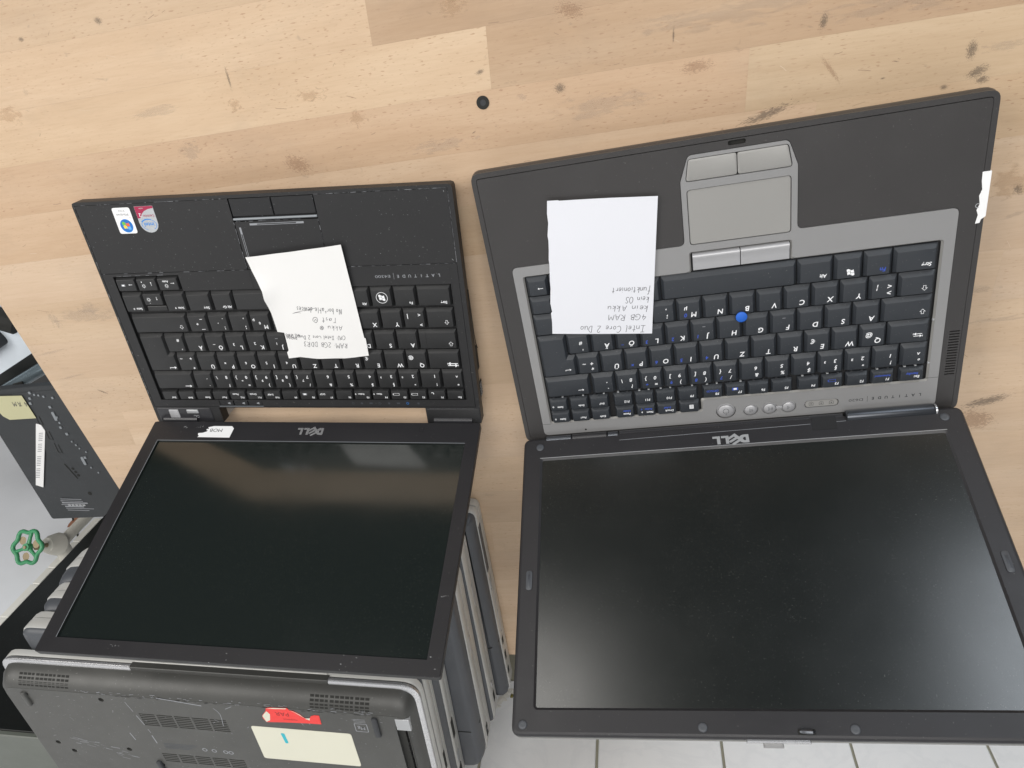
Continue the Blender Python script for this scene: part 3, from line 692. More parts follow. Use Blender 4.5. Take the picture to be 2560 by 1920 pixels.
# ------------------------------------------------------------------ keys
_km = {}
def key_mesh(poly, mat, h0, h1, fr, sd, bk, r=1.0, tag_=''):
    """key cap: polygon around the origin corner, sloped more on the side facing the typist (+v)"""
    k = (tuple(poly), mat, h0, h1, fr, sd, bk)
    if k not in _km:
        def ins(nv): return fr if nv.y > .6 else (bk if nv.y < -.6 else sd)
        P = ccw(poly); T = inset(P, ins); T2 = inset(P, lambda nv: ins(nv) + .35)
        mb = MB(); n = 2
        mb.loft([(rnd(P, r, n), h0), (rnd(P, r, n), h0 + (h1 - h0) * .35), (rnd(T, r * .8, n), h1 - .12), (rnd(T2, r * .7, n), h1)], mat, bot=False)
        o = mb.build('key', None, True, sharp=22); me = o.data; bpy.data.objects.remove(o); _km[k] = me
    return _km[k]
def add_key(parent, u0, v0, u1, v1, mat, h0, h1, legends, fr=2.4, sd=1.3, bk=.8, poly=None, bold=.012, shear=0.0):
    p = poly or [(0, 0), (round(u1 - u0, 2), 0), (round(u1 - u0, 2), round(v1 - v0, 2)), (0, round(v1 - v0, 2))]
    o = bpy.data.objects.new('key', key_mesh(p, mat, h0, h1, fr, sd, bk)); col.objects.link(o); o.parent = parent
    o.location = Vector((u0, v0, 0)) * S
    W, D = u1 - u0, v1 - v0
    if legends:
        mb = MB()
        for lg in legends:
            s_, x, y, size = lg[:4]; mt = lg[4] if len(lg) > 4 else 'legend'
            X, Y, Z = W - x, y, h1 + .05
            if s_ == '^up': hollow(mb, X, Y, Z, size, 0, mt)
            elif s_ == '^dn': hollow(mb, X, Y, Z, size, 180, mt)
            elif s_ == '->': arrow(mb, X, Y, Z, size, 180, mt)
            elif s_ == '<-': arrow(mb, X, Y, Z, size, 0, mt)
            elif s_ == 'au': arrow(mb, X, Y, Z, size, 270, mt)
            elif s_ == 'ad': arrow(mb, X, Y, Z, size, 90, mt)
            elif s_ == 'ret':
                arrow(mb, X, Y, Z, size, 0, mt); ribbon(mb, [(X - size / 2 + .15, Y), (X - size / 2 + .15, Y - size * .2)], .35, Z, mt)
            elif s_ == 'tab':
                for dy, r_ in ((-.85, 0), (.85, 180)):
                    arrow(mb, X, Y + dy, Z, size, r_, mt); e = size / 2 + .3
                    ribbon(mb, [(X + (e if r_ == 0 else -e), Y + dy - .7), (X + (e if r_ == 0 else -e), Y + dy + .7)], .35, Z, mt)
            elif s_ == 'win': winflag(mb, X, Y, Z, size, mt)
            elif s_ == 'ring': annul(mb, X, Y, size - .38, size, Z, mt)
            elif s_ == 'batt': box_icon(mb, X, Y, Z, size, mt)
            elif s_ == 'lcd':
                flat(mb, rect(X - size * .55, Y - size * .28, X + size * .55, Y + size * .28), Z, mt); flat(mb, rect(X - size * .3, Y - size * .2, X + size * .3, Y + size * .2), Z + .03, 'legend')
            elif s_ == 'sun':
                annul(mb, X, Y, size * .3, size * .42, Z, mt, n=12)
                for q in range(8):
                    a = q * math.pi / 4; ribbon(mb, [(X + size * .48 * math.cos(a), Y + size * .48 * math.sin(a)), (X + size * .62 * math.cos(a), Y + size * .62 * math.sin(a))], .28, Z, mt)
            elif s_ == 'moon': annul(mb, X, Y, size * .28, size * .5, Z, mt, -40, 150, 8)
            elif s_ == 'menu':
                flat(mb, rect(X - size * .4, Y - size * .45, X + size * .4, Y + size * .45), Z, mt)
                for q in range(3): flat(mb, rect(X - size * .25, Y - size * .3 + q * size * .25, X + size * .3, Y - size * .22 + q * size * .25), Z + .03, 'key2')
            elif s_ == 'line': flat(mb, rect(X - size / 2, Y - .2, X + size / 2, Y + .2), Z, mt)
            else: text(mb, s_, X, Y, Z, size * 1.18, mt, 180, shear, bold + .008)
        l = mb.build('legend', o)
    return o
def arrow(mb, x, y, z, s_, rot, mt):
    a = math.radians(rot); c, sn = math.cos(a), math.sin(a)
    def T(p): return (x + p[0] * c - p[1] * sn, y + p[0] * sn + p[1] * c)
    ribbon(mb, [T((-s_ / 2, 0)), T((s_ / 2 - s_ * .2, 0))], max(.34, s_ * .09), z, mt)
    h = max(.6, s_ * .2); flat(mb, [T((s_ / 2, 0)), T((s_ / 2 - h * 1.4, h)), T((s_ / 2 - h * 1.4, -h))], z + .01, mt)
def hollow(mb, x, y, z, s_, rot, mt):                     # outlined shift arrow; rot 0 points up for the typist
    a = math.radians(rot + 180); c, sn = math.cos(a), math.sin(a)
    P = [(0, .5), (.48, 0), (.22, 0), (.22, -.45), (-.22, -.45), (-.22, 0), (-.48, 0)]
    def T(p): return (x + (p[0] * c - p[1] * sn) * s_, y + (p[0] * sn + p[1] * c) * s_)
    O = ccw([T(p) for p in P]); I_ = inset(O, .27); n = len(O)
    mb.add([(p[0], p[1], z) for p in O + I_], [(i, (i + 1) % n, n + (i + 1) % n, n + i) for i in range(n)], mt)
def winflag(mb, x, y, z, s_, mt, cols=None):
    for i in (0, 1):
        for j in (0, 1):
            pts = []
            for (a, b) in ((0, 0), (.5, 0), (1, 0), (1, 1), (.5, 1), (0, 1)):
                px = (i - 1) + (a * .9 + .05); py = (j - 1) + (b * .9 + .05)
                wv = .13 * math.sin((px + 1) * math.pi) ; pts.append((x - (px * .5 - py * .08) * s_, y - (py * .45 + wv) * s_))
            flat(mb, pts, z, cols[i * 2 + j] if cols else mt)
def box_icon(mb, x, y, z, s_, mt):
    O = rect(x - s_ / 2, y - s_ * .2, x + s_ / 2, y + s_ * .2); I_ = inset(O, .25)
    mb.add([(p[0], p[1], z) for p in O + I_], [(i, (i + 1) % 4, 4 + (i + 1) % 4, 4 + i) for i in range(4)], mt)
    flat(mb, rect(x - s_ / 2 - .5, y - s_ * .09, x - s_ / 2, y + s_ * .09), z, mt)

def lid_matrix(v0, w0, phi):
    X = Vector((1, 0, 0)); Y = -Vector((0, math.cos(phi), math.sin(phi))); Z = Vector((0, math.sin(phi), -math.cos(phi)))
    m = Matrix((X, Y, Z)).transposed().to_4x4(); m.translation = Vector((0, v0, w0)) * S
    return m
def dell_logo(mb, x, y, z, w, h, mat):
    """four heavy letters, the second one tilted; typist's reading direction is 180 degrees"""
    def P(pts): return [(x - (p[0] - .5) * w, y - (p[1] - .5) * h) for p in pts]
    def ap(pts, k=0): flat(mb, P(pts), z + k * .01, mat)
    # D with its counter
    O = [(0, 0), (0, 1)] + [(.12 + .16 * math.sin(t), .5 + .5 * math.cos(t)) for t in [math.pi * q / 12 for q in range(13)]]
    Ih = [(.085, .3), (.085, .7)] + [(.11 + .05 * math.sin(t), .5 + .2 * math.cos(t)) for t in [math.pi * q / 8 for q in range(9)]]
    mb.plate(P(O), [P(Ih)], z - .1, z, mat)
    cx, cy = .40, .5; a = math.radians(38)
    def R(px, py): return (cx + (px * math.cos(a) - py * math.sin(a)) * .34, cy + (px * math.sin(a) + py * math.cos(a)) * 1.02)
    ap([R(-.5, -.5), R(-.2, -.5), R(-.2, .5), R(-.5, .5)], 1)
    for yy in (-.5, -.12, .26): ap([R(-.5, yy), R(.5, yy), R(.5, yy + .24), R(-.5, yy + .24)], 2)
    ap([(.55, 0), (.55, 1), (.64, 1), (.64, .27), (.76, .27), (.76, 0)], 3)
    ap([(.79, 0), (.79, 1), (.88, 1), (.88, .27), (1, .27), (1, 0)], 3)

# ================================================================== smaller black laptop (left)
A = empty('laptop_computer', (0, 0, 0), 0, 'smaller all-black open laptop on the left with two oval and round-cornered stickers on its palm rest', 'laptop')
A['label'] = 'smaller all-black open laptop on the left with two colourful stickers on its palm rest'
BW, BD, TH = 310.0, 207.5, 25.0
foot = rnd([(0, 0), (66.5, 0), (66.5, 16), (261.5, 16), (261.5, 0), (310, 0), (310, BD), (0, BD)], [2, .5, .5, .5, .5, 2, 3, 3], 2)
mb = MB(); mb.loft([(inset(foot, 7.5), 2), (inset(foot, 5), 8), (inset(foot, 1.2), 13), (foot, 15), (foot, 21.8)], 'blk', top=True); mb.build('base_shell', A, True, sharp=30)
# rim around the top, then panels with fine gaps
out2 = foot
mb = MB(); mb.plate(out2, [[(1.9, 16.9), (66, 16.9), (306.3, 16.9), (306.3, 204.9), (1.9, 204.9)]], 21.8, TH, 'blk'); mb.build('top_rim', A)
mb = MB(); mb.plate([(2.2, 147.5), (133.3, 147.5), (133.3, 204.6), (2.2, 204.6)], [], 21.8, TH - .15, 'blk'); mb.build('palm_rest', A)
mb = MB(); mb.plate([(203.2, 147.5), (306.0, 147.5), (306.0, 204.6), (203.2, 204.6)], [], 21.8, TH - .15, 'blk'); mb.build('palm_rest', A)
well = [(11.4, 24.2), (299.3, 24.2), (299.3, 130.5), (71.0, 130.5), (71.0, 144.6), (11.4, 144.6)]
mb = MB(); mb.plate([(2.2, 17.2), (306.0, 17.2), (306.0, 147.1), (2.2, 147.1)], [well, [(68.5, 18.0), (110.6, 18.0), (110.6, 23.4), (68.5, 23.4)]], 21.8, TH - .1, 'blk'); mb.build('keyboard_surround', A)
mb = MB(); flat(mb, [(2.2, 147.5 - .9), (12, 147.1)][:0] or rect(134.2, 131, 134.7, 147), TH - .04, 'well'); flat(mb, rect(299.8, 17.4, 300.0, 147), TH - .04, 'well'); mb.build('seam', A)
mb = MB(); flat(mb, rect(1.9, 16.9, 306.3, 204.9), 21.9, 'well'); mb.build('keyboard_well', A)
mb = MB(); mb.plate([(133.9, 147.6), (202.6, 147.6), (202.6, 186.2), (133.9, 186.2)], [], 21.8, TH - .45, 'blk')
mb.build('touchpad', A)
tp = A.children[-1]
mb = MB()
z = TH - .40
flat(mb, rect(146.0, 183.2, 152.2, 184.8), z, 'leggrey'); flat(mb, rect(184.4, 183.2, 190.6, 184.8), z, 'leggrey'); flat(mb, rect(152.2, 184.35, 184.4, 184.8), z, 'leggrey'); flat(mb, rect(152.2, 183.2, 184.4, 183.6), z, 'leggrey')
flat(mb, rect(136.4, 176.4, 138.0, 181.9), z, 'leggrey'); flat(mb, rect(136.4, 152, 136.75, 176.4), z, 'leggrey'); flat(mb, rect(137.65, 152, 138.0, 176.4), z, 'leggrey')
mb.build('scroll_mark', tp)
for x0, x1 in ((134.2, 168.0), (168.8, 202.4)):
    mb = MB(); mb.loft([(rr(x0, 190.6, x1, 204.3, .4, 1), 21.8), (rr(x0, 190.6, x1, 204.3, .4, 1), TH - .5), (rr(x0 + .4, 191.0, x1 - .4, 203.9, .4, 1), TH - .2)], 'blk2', bot=False); mb.build('touchpad_button', A)
mb = MB(); mb.tube([(133.9, 188.4, TH - .6), (202.6, 188.4, TH - .6)], .95, 'silverbtn' if False else 'speck', 8); mb.build('button_ridge', A, True)
# scuffed bright edges along the panel lines
mb = MB(); re = random.Random(4)
def scuffs(x0, y0, x1, y1, n, z):
    L_ = math.hypot(x1 - x0, y1 - y0)
    for _ in range(n):
        t = re.random(); l = re.uniform(.6, 5.5) / L_; a = (x0 + (x1 - x0) * t, y0 + (y1 - y0) * t); b = (x0 + (x1 - x0) * min(1, t + l), y0 + (y1 - y0) * min(1, t + l))
        ribbon(mb, [a, b], re.uniform(.10, .26), z, 'leggrey')
for q in [(2, 204.9, 133, 204.9, 24), (203, 204.9, 306, 204.9, 46), (306.3, 147, 306.3, 204, 26), (2, 147.2, 133, 147.2, 14), (215, 147.2, 306, 147.2, 30), (1.9, 150, 1.9, 204, 22), (203, 165, 203, 187, 10), (133.5, 148, 133.5, 186, 14), (134, 186.7, 202, 186.7, 16), (1.2, 20, 1.2, 140, 16), (11.4, 145.2, 60, 145.2, 8), (262, 15.4, 306, 15.4, 20)]: scuffs(*q[:4], q[4], TH + .03)
for _ in range(90): x, y = re.uniform(4, 304), re.uniform(148, 203); a = re.uniform(0, 3); l = re.uniform(.15, .9); ribbon(mb, [(x, y), (x + l * math.cos(a), y + l * math.sin(a))], re.uniform(.08, .2), TH - .08, 'leggrey')
o = mb.build('scratches', A); o['kind'] = 'stuff'
# media buttons and status icons
for k, x0 in enumerate((68.8, 82.9, 97.0)):
    mb = MB(); mb.loft([(rr(x0, 18.3, x0 + 13.3, 23.1, .3, 1), 21.8), (rr(x0, 18.3, x0 + 13.3, 23.1, .3, 1), TH - .5), (rr(x0 + .3, 18.8, x0 + 13.0, 22.8, .3, 1), TH - .2)], 'blk2', bot=False)
    flat(mb, [(x0 + 8, 20.2), (x0 + 10.5, 19.4), (x0 + 10.5, 21.8), (x0 + 8, 21.0)], TH - .15, 'leggrey'); mb.build('media_button', A)
mb = MB(); mb.box(67.8, 17.3, TH - .1, 110.8, 17.75, TH + .05, 'speck'); mb.build('button_edge', A)
for k, x in enumerate((196.5, 204.6, 213, 221, 229.5, 238, 246.3, 256)):
    mb = MB(); c = 'legdim' if k != 6 else 'vista'
    if k % 3 == 0: annul(mb, x, 20.7, .8, 1.15, TH - .05, c, n=12)
    elif k % 3 == 1: flat(mb, circ(x, 20.7, 1.1, 6), TH - .05, c)
    else: flat(mb, rect(x - 1.4, 20, x + 1.4, 21.5), TH - .05, c)
    mb.build('status_icon', A)
# name print
mb = MB()
for k, chh in enumerate("LATITUDE"): text(mb, chh, 290.9 - k * 4.72, 137.9, TH + .02, 3.4, 'leggrey', 180, 0, .02)
flat(mb, rect(254.2, 135.6, 254.45, 140.9), TH + .02, 'leggrey')
text(mb, 'E4300', 245.3, 138.2, TH + .02, 3.2, 'leggrey', 180, 0, 0, 1.0, 12.4); mb.build('name_print', A)
# palm rest stickers
mb = MB(); z = TH + .06
mb.plate(rr(33.6, 181.0, 49.1, 201.9, 1.8), [], z - .2, z, 'white'); flat(mb, circ(41.6, 187.3, 5.3, 28), z + .02, 'vista'); annul(mb, 41.6, 187.3, 5.0, 5.5, z + .03, 'stblue')
winflag(mb, 41.6, 187.3, z + .05, 6.2, 'white', ['f_red', 'f_blue', 'f_green', 'f_yel'])
text(mb, 'Windows', 41.4, 196.2, z + .03, 3.0, 'leggrey', 180, 0, .01, 1.0, 10.8); text(mb, 'Vista', 41.6, 199.2, z + .03, 2.6, 'leggrey', 180, 0, 0, 1.0, 6)
flat(mb, circ(47, 193.6, .4, 8), z + .03, 'f_red'); mb.build('windows_sticker'.replace('windows', 'round_logo'), A)
mb = MB(); sp = [(53.5, 202.3), (53.5, 189)] + [(61.5 + 8 * math.cos(t), 189 + 8 * math.sin(t)) for t in [math.pi + math.pi * q / 12 for q in range(1, 12)]] + [(69.5, 189), (69.5, 202.3)]
mb.plate(sp, [], z - .2, z, 'stsil')
cr = [(53.6, 202.2), (69.4, 202.2), (69.4, 200.4), (65, 199.9), (61, 198.4), (58.2, 196.1), (56.4, 193.2), (53.6, 192.6)]
flat(mb, cr, z + .02, 'crimson'); text(mb, 'Centrino', 63.6, 194.4, z + .04, 2.9, 'crimson', 180, 0, .01, 1.0, 9.6); text(mb, '2', 56.4, 195.2, z + .04, 4.2, 'white', 180, 0, .01); text(mb, 'inside', 59, 200.5, z + .04, 1.6, 'stsil', 180)
text(mb, 'intel', 61.6, 187.6, z + .04, 4.6, 'stblue', 180, 0, .015, 1.0, 8.4)
annul(mb, 61.6, 187.4, 6.1, 6.6, z + .03, 'stblue', -60, 250, 30, 1.0, .66); annul(mb, 61.4, 187.7, 6.0, 6.9, z + .035, 'stblue', 60, 150, 12, 1.0, .66)
mb.build('processor_sticker', A)
# corner marks
mb = MB(); flat(mb, rect(303.3, 148, 304.6, 151.5), TH - .08, 'well'); ribbon(mb, [(303, 150.8), (304, 149.6)], .3, TH - .05, 'led'); ribbon(mb, [(303.2, 203), (303.6, 202)], .3, TH - .05, 'led'); mb.build('rubber_dot', A)
# power block, light and hinge pieces at the rear
mb = MB(); mb.loft([(rr(3.4, 1.2, 57.8, 15.6, 1.5), 21), (rr(3.4, 1.2, 57.8, 15.6, 1.5), TH + .3), (rr(3.9, 1.7, 57.3, 15.1, 1.3), TH + .6)], 'cover', bot=False); mb.build('power_block', A, True)
mb = MB(); mb.loft([(rr(15.6, 4.2, 25.3, 14.2, .8), TH), (rr(15.6, 4.2, 25.3, 14.2, .8), TH + 1.1), (rr(16.1, 4.9, 24.8, 13.7, .7), TH + 1.4)], 'silverbtn', bot=False); mb.build('power_button', A, True)
mb = MB(); mb.loft([(rr(33.6, 10.4, 45.3, 14.2, .6), TH), (rr(33.6, 10.4, 45.3, 14.2, .6), TH + 1.2), (rr(34, 10.9, 44.9, 13.8, .5), TH + 1.5)], 'led', bot=False); mb.build('slide_switch', A, True)
mb = MB()
for sx in (-1, 1): annul(mb, 41.5 + sx * 1.45, 6.8, 1.0, 1.4, TH + .66, 'led', 20 if sx > 0 else 200, 340 if sx > 0 else 520, 14)
mb.build('wireless_mark', A)
mb = MB(); mb.box(58.5, 1, 4, 62.5, 16, 24.4, 'speck', .5); mb.box(62.8, 1.5, 3, 66.4, 16, 22.5, 'led', .5); mb.build('battery_rail', A)
mb = MB(); mb.loft([(rr(262.2, .6, 309.4, 15.4, 1.2), 21), (rr(262.2, .6, 309.4, 15.4, 1.2), TH + .2), (rr(262.7, 1.1, 308.9, 14.9, 1.0), TH + .5)], 'blk', bot=False); mb.build('hinge_cover', A, True)
for x0 in (8, 268): mb = MB(); mb.tube([(x0, 3.2, 24.5), (x0 + 34, 3.2, 24.5)], 3.3, 'cover', 14); mb.build('hinge_barrel', A, True)
# side slots on the right edge
mb = MB(); mb.box(309.6, 48, 10, 310.25, 70, 15, 'hole'); mb.build('card_slot', A)
mb = MB(); mb.box(309.6, 22, 9, 310.3, 36, 17, 'hole')
for k in range(5): mb.box(310.2, 23 + k * 2.6, 10, 310.6, 24 + k * 2.6, 16, 'speck')
mb.build('vent', A)
mb = MB(); mb.tube([(310.4, 122, 17), (310.8, 84, 17), (310.4, 72, 13), (310.3, 66, 9)], .35, 'hole', 6); mb.build('side_groove', A)

K1 = 'key1'; h0, h1 = 22.0, 26.0
def k1(u0, v0, u1, v1, lg, **kw): return add_key(A, u0, v0, u1, v1, K1, h0, h1, lg, **kw)
T_ = 3.0
def bot(u0, u1, lg): k1(u0, 112.4, u1, 129.6, lg)
bot(270.5, 298.3, [('Strg', 6.2, 3.4, 2.7)]); bot(251.2, 269.6, [('Fn', 4.4, 3.2, 2.6)]); bot(232.1, 250.3, [('ring', 8.6, 8.2, 4.8), ('win', 8.6, 8.2, 5.0)]); bot(213.0, 231.2, [('Alt', 4.8, 3.2, 2.6)])
bot(113.6, 212.1, []); bot(94.2, 112.7, [('Alt Gr', 6.0, 3.4, 2.6)]); bot(71.2, 93.3, [('Strg', 5.4, 3.4, 2.7)])
k1(51.0, 112.6, 70.2, 130.2, [('Seite', 5.6, 3.2, 2.3), ('^up', 10.6, 3.2, 1.8)]); k1(12.6, 112.6, 31.4, 130.2, [('Seite', 5.6, 3.2, 2.3), ('^dn', 10.6, 3.2, 1.8)])
sm = dict(fr=1.5, sd=1.0, bk=.6)
k1(50.4, 131.7, 69.6, 143.6, [('<-', 5.2, 6.4, 3.4), ('sun', 11.2, 4.2, 3.0), ('Auto', 11.2, 8.0, 2.2)], **sm)
k1(31.3, 131.7, 50.0, 143.6, [('ad', 5.2, 6.4, 3.4), ('sun', 12.4, 4.6, 3.0), ('au', 13.4, 8.2, 1.6)], **sm)
k1(12.6, 131.7, 30.9, 143.6, [('->', 5.2, 6.0, 3.4), ('lcd', 12.0, 5.6, 3.2, 'leggrey')], **sm)
k1(31.9, 118.4, 50.2, 130.2, [('au', 5.2, 6.4, 3.0), ('sun', 12.8, 5.6, 3.0), ('.', 12.6, 2.4, 3.0)], **sm)
mb = MB(); mb.loft([(rr(32.2, 112.8, 50.4, 117.4, .5, 1), 22), (rr(32.2, 112.8, 50.4, 117.4, .5, 1), 24.2), (rr(32.7, 113.4, 49.9, 116.8, .4, 1), 24.5)], K1, bot=False); mb.build('filler_key', A)
def lt(c): return [(c, 4.9, 3.9, 4.2)]
def row(v0, v1, start, w, pitch, items, wid=None):
    for i, it in enumerate(items):
        u0 = start - i * pitch; k1(u0, v0, u0 + w, v1, it)
k1(275.4, 93.0, 298.2, 110.2, [('^up', 6.2, 5.0, 4.0)]); k1(256.2, 93.0, 274.6, 110.2, [('>', 4.0, 3.2, 3.6), ('<', 4.6, 12.0, 3.6), ('|', 14.4, 11.0, 4.0)])
row(93.0, 110.2, 237.1, 18.3, 19.05, [lt('Y'), lt('X'), lt('C'), lt('V'), lt('B'), lt('N'), [('M', 4.9, 3.9, 4.2), ('0', 9.8, 7.4, 2.7), ('µ', 14.6, 10.6, 3.2)],
     [(';', 4.2, 3.8, 4.2), (',', 4.4, 12.2, 3.6)], [(':', 4.2, 3.6, 4.2), ('.', 4.4, 12.2, 3.6), (',', 9.4, 8.2, 3)], [('line', 5.4, 2.6, 3.4), ('line', 5.2, 12.0, 2.4), ('+', 9.6, 7.6, 3.4)]])
k1(14.0, 93.0, 64.9, 110.2, [('^up', 6.2, 5.0, 4.0)])
k1(266.0, 73.8, 298.3, 91.2, [('^dn', 5.4, 4.8, 4.2)])
mb = MB(); flat(mb, rect(272.4, 74.8, 272.7, 89.6), 26.05, 'well'); mb.build('key_groove', A)
row(73.8, 91.2, 247.1, 18.3, 19.05, [lt('A'), lt('S'), lt('D'), [('F', 4.9, 3.9, 4.2), ('line', 9, 12, 2.5, 'leggrey')], lt('G'), lt('H'), [('J', 4.9, 3.9, 4.2), ('1', 9.8, 7.2, 2.7), ('line', 9, 12, 2.5, 'leggrey')], [('K', 4.9, 3.9, 4.2), ('2', 10.6, 7.6, 2.9)],
     [('L', 4.9, 3.9, 4.2), ('3', 11.2, 7.0, 2.9)], [('Ö', 5.2, 3.9, 4.2), ('line', 10.6, 7.2, 2.2)], [('Ä', 5.0, 3.9, 4.2)], [("'", 4.0, 3.0, 3.2), ('#', 5.4, 11.6, 3.2)]])
# L-shaped return key
k1(14.2, 55.2, 42.1, 91.4, [('ret', 5.4, 3.4, 6.6)], poly=[(0, 0), (27.9, 0), (27.9, 17.6), (22.6, 17.6), (22.6, 36.2), (0, 36.2)])
k1(271.2, 55.2, 298.4, 72.6, [('tab', 6.4, 4.2, 8.4)])
row(55.2, 72.6, 252.2, 18.3, 19.03, [[('Q', 5.0, 3.9, 4.2), ('@', 13.6, 11.0, 3.6)], lt('W'), [('E', 4.9, 3.9, 4.2), ('€', 14.2, 10.6, 3.6)], lt('R'), lt('T'), lt('Z'), [('U', 4.9, 3.9, 4.2), ('4', 10.8, 7.2, 2.9)], [('I', 4.4, 3.9, 4.2), ('5', 10.6, 7.2, 2.9)],
     [('O', 4.9, 3.9, 4.2), ('6', 10.8, 7.2, 2.9)], [('P', 4.9, 3.9, 4.2), ('×', 11.2, 7.4, 3.2)], [('Ü', 4.9, 3.9, 4.2)], [('*', 4.2, 2.8, 3.6), ('+', 4.6, 12.2, 3.6), ('~', 13.8, 12.2, 3.4)]])
dg = lambda d, s_, *ex: [(d, 5.2, 11.6, 3.4), (s_, 4.2, 3.6, 3.2)] + list(ex)
row(36.6, 53.9, 280.7, 18.2, 19.03, [[('^', 5.2, 11.2, 3.4), ('°', 4.6, 3.4, 4.0)], dg('1', '!'), dg('2', '"', ('²', 14.4, 10.8, 3.4)), dg('3', '§', ('³', 14.4, 10.8, 3.4)), dg('4', '$'), dg('5', '%'), dg('6', '&'), dg('7', '/', ('7', 9.6, 8.2, 2.7), ('{', 14.6, 11.6, 3.4)),
     dg('8', '(', ('8', 9.6, 8.2, 2.7), ('[', 14.6, 11.6, 3.4)), dg('9', ')', ('9', 9.6, 8.2, 2.7), (']', 14.6, 11.6, 3.4)), dg('0', '=', ('÷', 9.6, 8.2, 2.9), ('}', 14.6, 11.6, 3.4)), [('ß', 5.2, 11.6, 3.4), ('?', 4.2, 3.4, 3.4), ('\\', 14.2, 11.4, 3.6)], [('`', 4.2, 3.4, 3.6), ('´', 5.2, 10.4, 3.6)]])
k1(14.3, 36.6, 51.6, 53.9, [('<-', 6.4, 3.0, 6.6)])
fk = [('Esc', 282.7, 297.9), ('F1', 266.1, 282.0), ('F2', 249.4, 265.4), ('F3', 232.7, 248.7), ('F4', 216.0, 232.0), ('F5', 199.3, 215.3), ('F6', 182.5, 198.6), ('F7', 165.6, 181.8), ('F8', 148.9, 164.9), ('F9', 132.1, 148.2), ('F10', 115.2, 131.4), ('F11', 98.5, 114.5), ('F12', 81.7, 97.8), ('Pos1', 65.2, 81.0), ('Ende', 48.6, 64.5), ('Einfg', 31.6, 47.9), ('Entf', 15.4, 30.9)]
exf = {'F1': [('moon', 11.6, 6.2, 2.6)], 'F2': [('batt', 10.8, 5.6, 5.2)], 'F3': [('batt', 10.6, 5.6, 5.4)], 'F4': [('Num ⇩', 9.2, 5.8, 2.0)], 'F5': [('Rollen ⇩', 9.0, 5.8, 1.9)], 'F7': [('DCP', 11.2, 5.8, 2.1)], 'F8': [('lcd', 10.8, 5.8, 3.6, 'leggrey')], 'F10': [('S-Abf', 9.8, 5.4, 2.1)], 'F11': [('Druck', 9.6, 5.8, 2.1)], 'F12': [('Pause', 9.8, 5.8, 2.1)]}
for n_, a, b in fk: k1(a, 25.0, b, 34.6, [(n_, 2.2 + .62 * len(n_), 2.5, 2.1)] + [((e[0].replace(' ⇩', ''),) + e[1:]) for e in exf.get(n_, [])] + ([('^dn', 14.0, 5.8, 1.6)] if n_ in ('F4', 'F5') else []), fr=1.2, sd=.9, bk=.5)

# lid of the left laptop
LA = bpy.data.objects.new('lid', None); col.objects.link(LA); LA.parent = A; LA.matrix_local = lid_matrix(3.46, 29.09, 1.91283)
def lp_(s0): return -s0
mb = MB(); shell = rr(0, -212.5, 310, 0, 2.2); mb.loft([(inset(shell, 1.4), -6.6), (shell, -5.4), (shell, -.4), (inset(shell, .35), -.05)], 'blk', top=False, bot=True); mb.build('lid_shell', LA, True, sharp=30)
scr = rect(12.1, -201.2, 299.0, -21.4)
mb = MB(); ob = inset(shell, .35)
mb.plate(ob, [scr], -1.5, 0, 'bez'); mb.build('bezel', LA)
mb = MB(); flat(mb, rect(11.5, -201.8, 299.6, -20.8), -1.5, 'scr1'); mb.build('screen', LA)
mb = MB()
for (x0, y0, x1, y1) in ((12.1, -21.6, 299, -21.2), (12.1, -201.2, 12.5, -21.4)): flat(mb, rect(x0, y0, x1, y1), .04, 'speck')
mb.build('bezel_lip', LA)
mb = MB(); dell_logo(mb, 157.0, -10.6, .35, 24.5, 7.4, 'chrome'); mb.build('logo', LA)
mb = MB(); st = [(62.2, -5.4), (80, -5.4), (82.6, -7.8), (82.0, -18.0), (50.6, -17.7), (51.6, -16.6), (50.2, -15.3), (49.6, -13.4), (54.0, -13.0), (57.3, -11.6), (58.2, -10.6), (56.2, -9.8), (56.4, -8.8), (58.4, -8.6), (57.0, -6.8)]
mb.plate(st, [], .0, .25, 'white'); text(mb, 'MOB', 66.0, -10.2, .3, 5.0, 'rubber', 180, .0, 0, 1.0, 12.2); mb.build('torn_paper_label', LA)
mb = MB(); O = rect(256.4, -10.0, 260.8, -5.4); mb.plate(O, [inset(O, .35)], 0, .12, 'well'); mb.build('camera_window', LA)
mb = MB(); re = random.Random(9)
for (x, y, n, r) in [(304, -156, 8, 3), (302.5, -199, 3, 2), (305, -207, 3, 1), (60, -204, 5, 6), (36, -6.6, 7, 4), (48, -5.6, 6, 5), (150, -206, 4, 40), (230, -205, 5, 40)]:
    for _ in range(n):
        a, b = x + re.uniform(-r, r), y + re.uniform(-r * .25, r * .25); l = re.uniform(.2, 1.1); ribbon(mb, [(a, b), (a + l, b + re.uniform(-.4, .4))], re.uniform(.15, .5), .05, 'led')
o = mb.build('scuff_marks', LA)

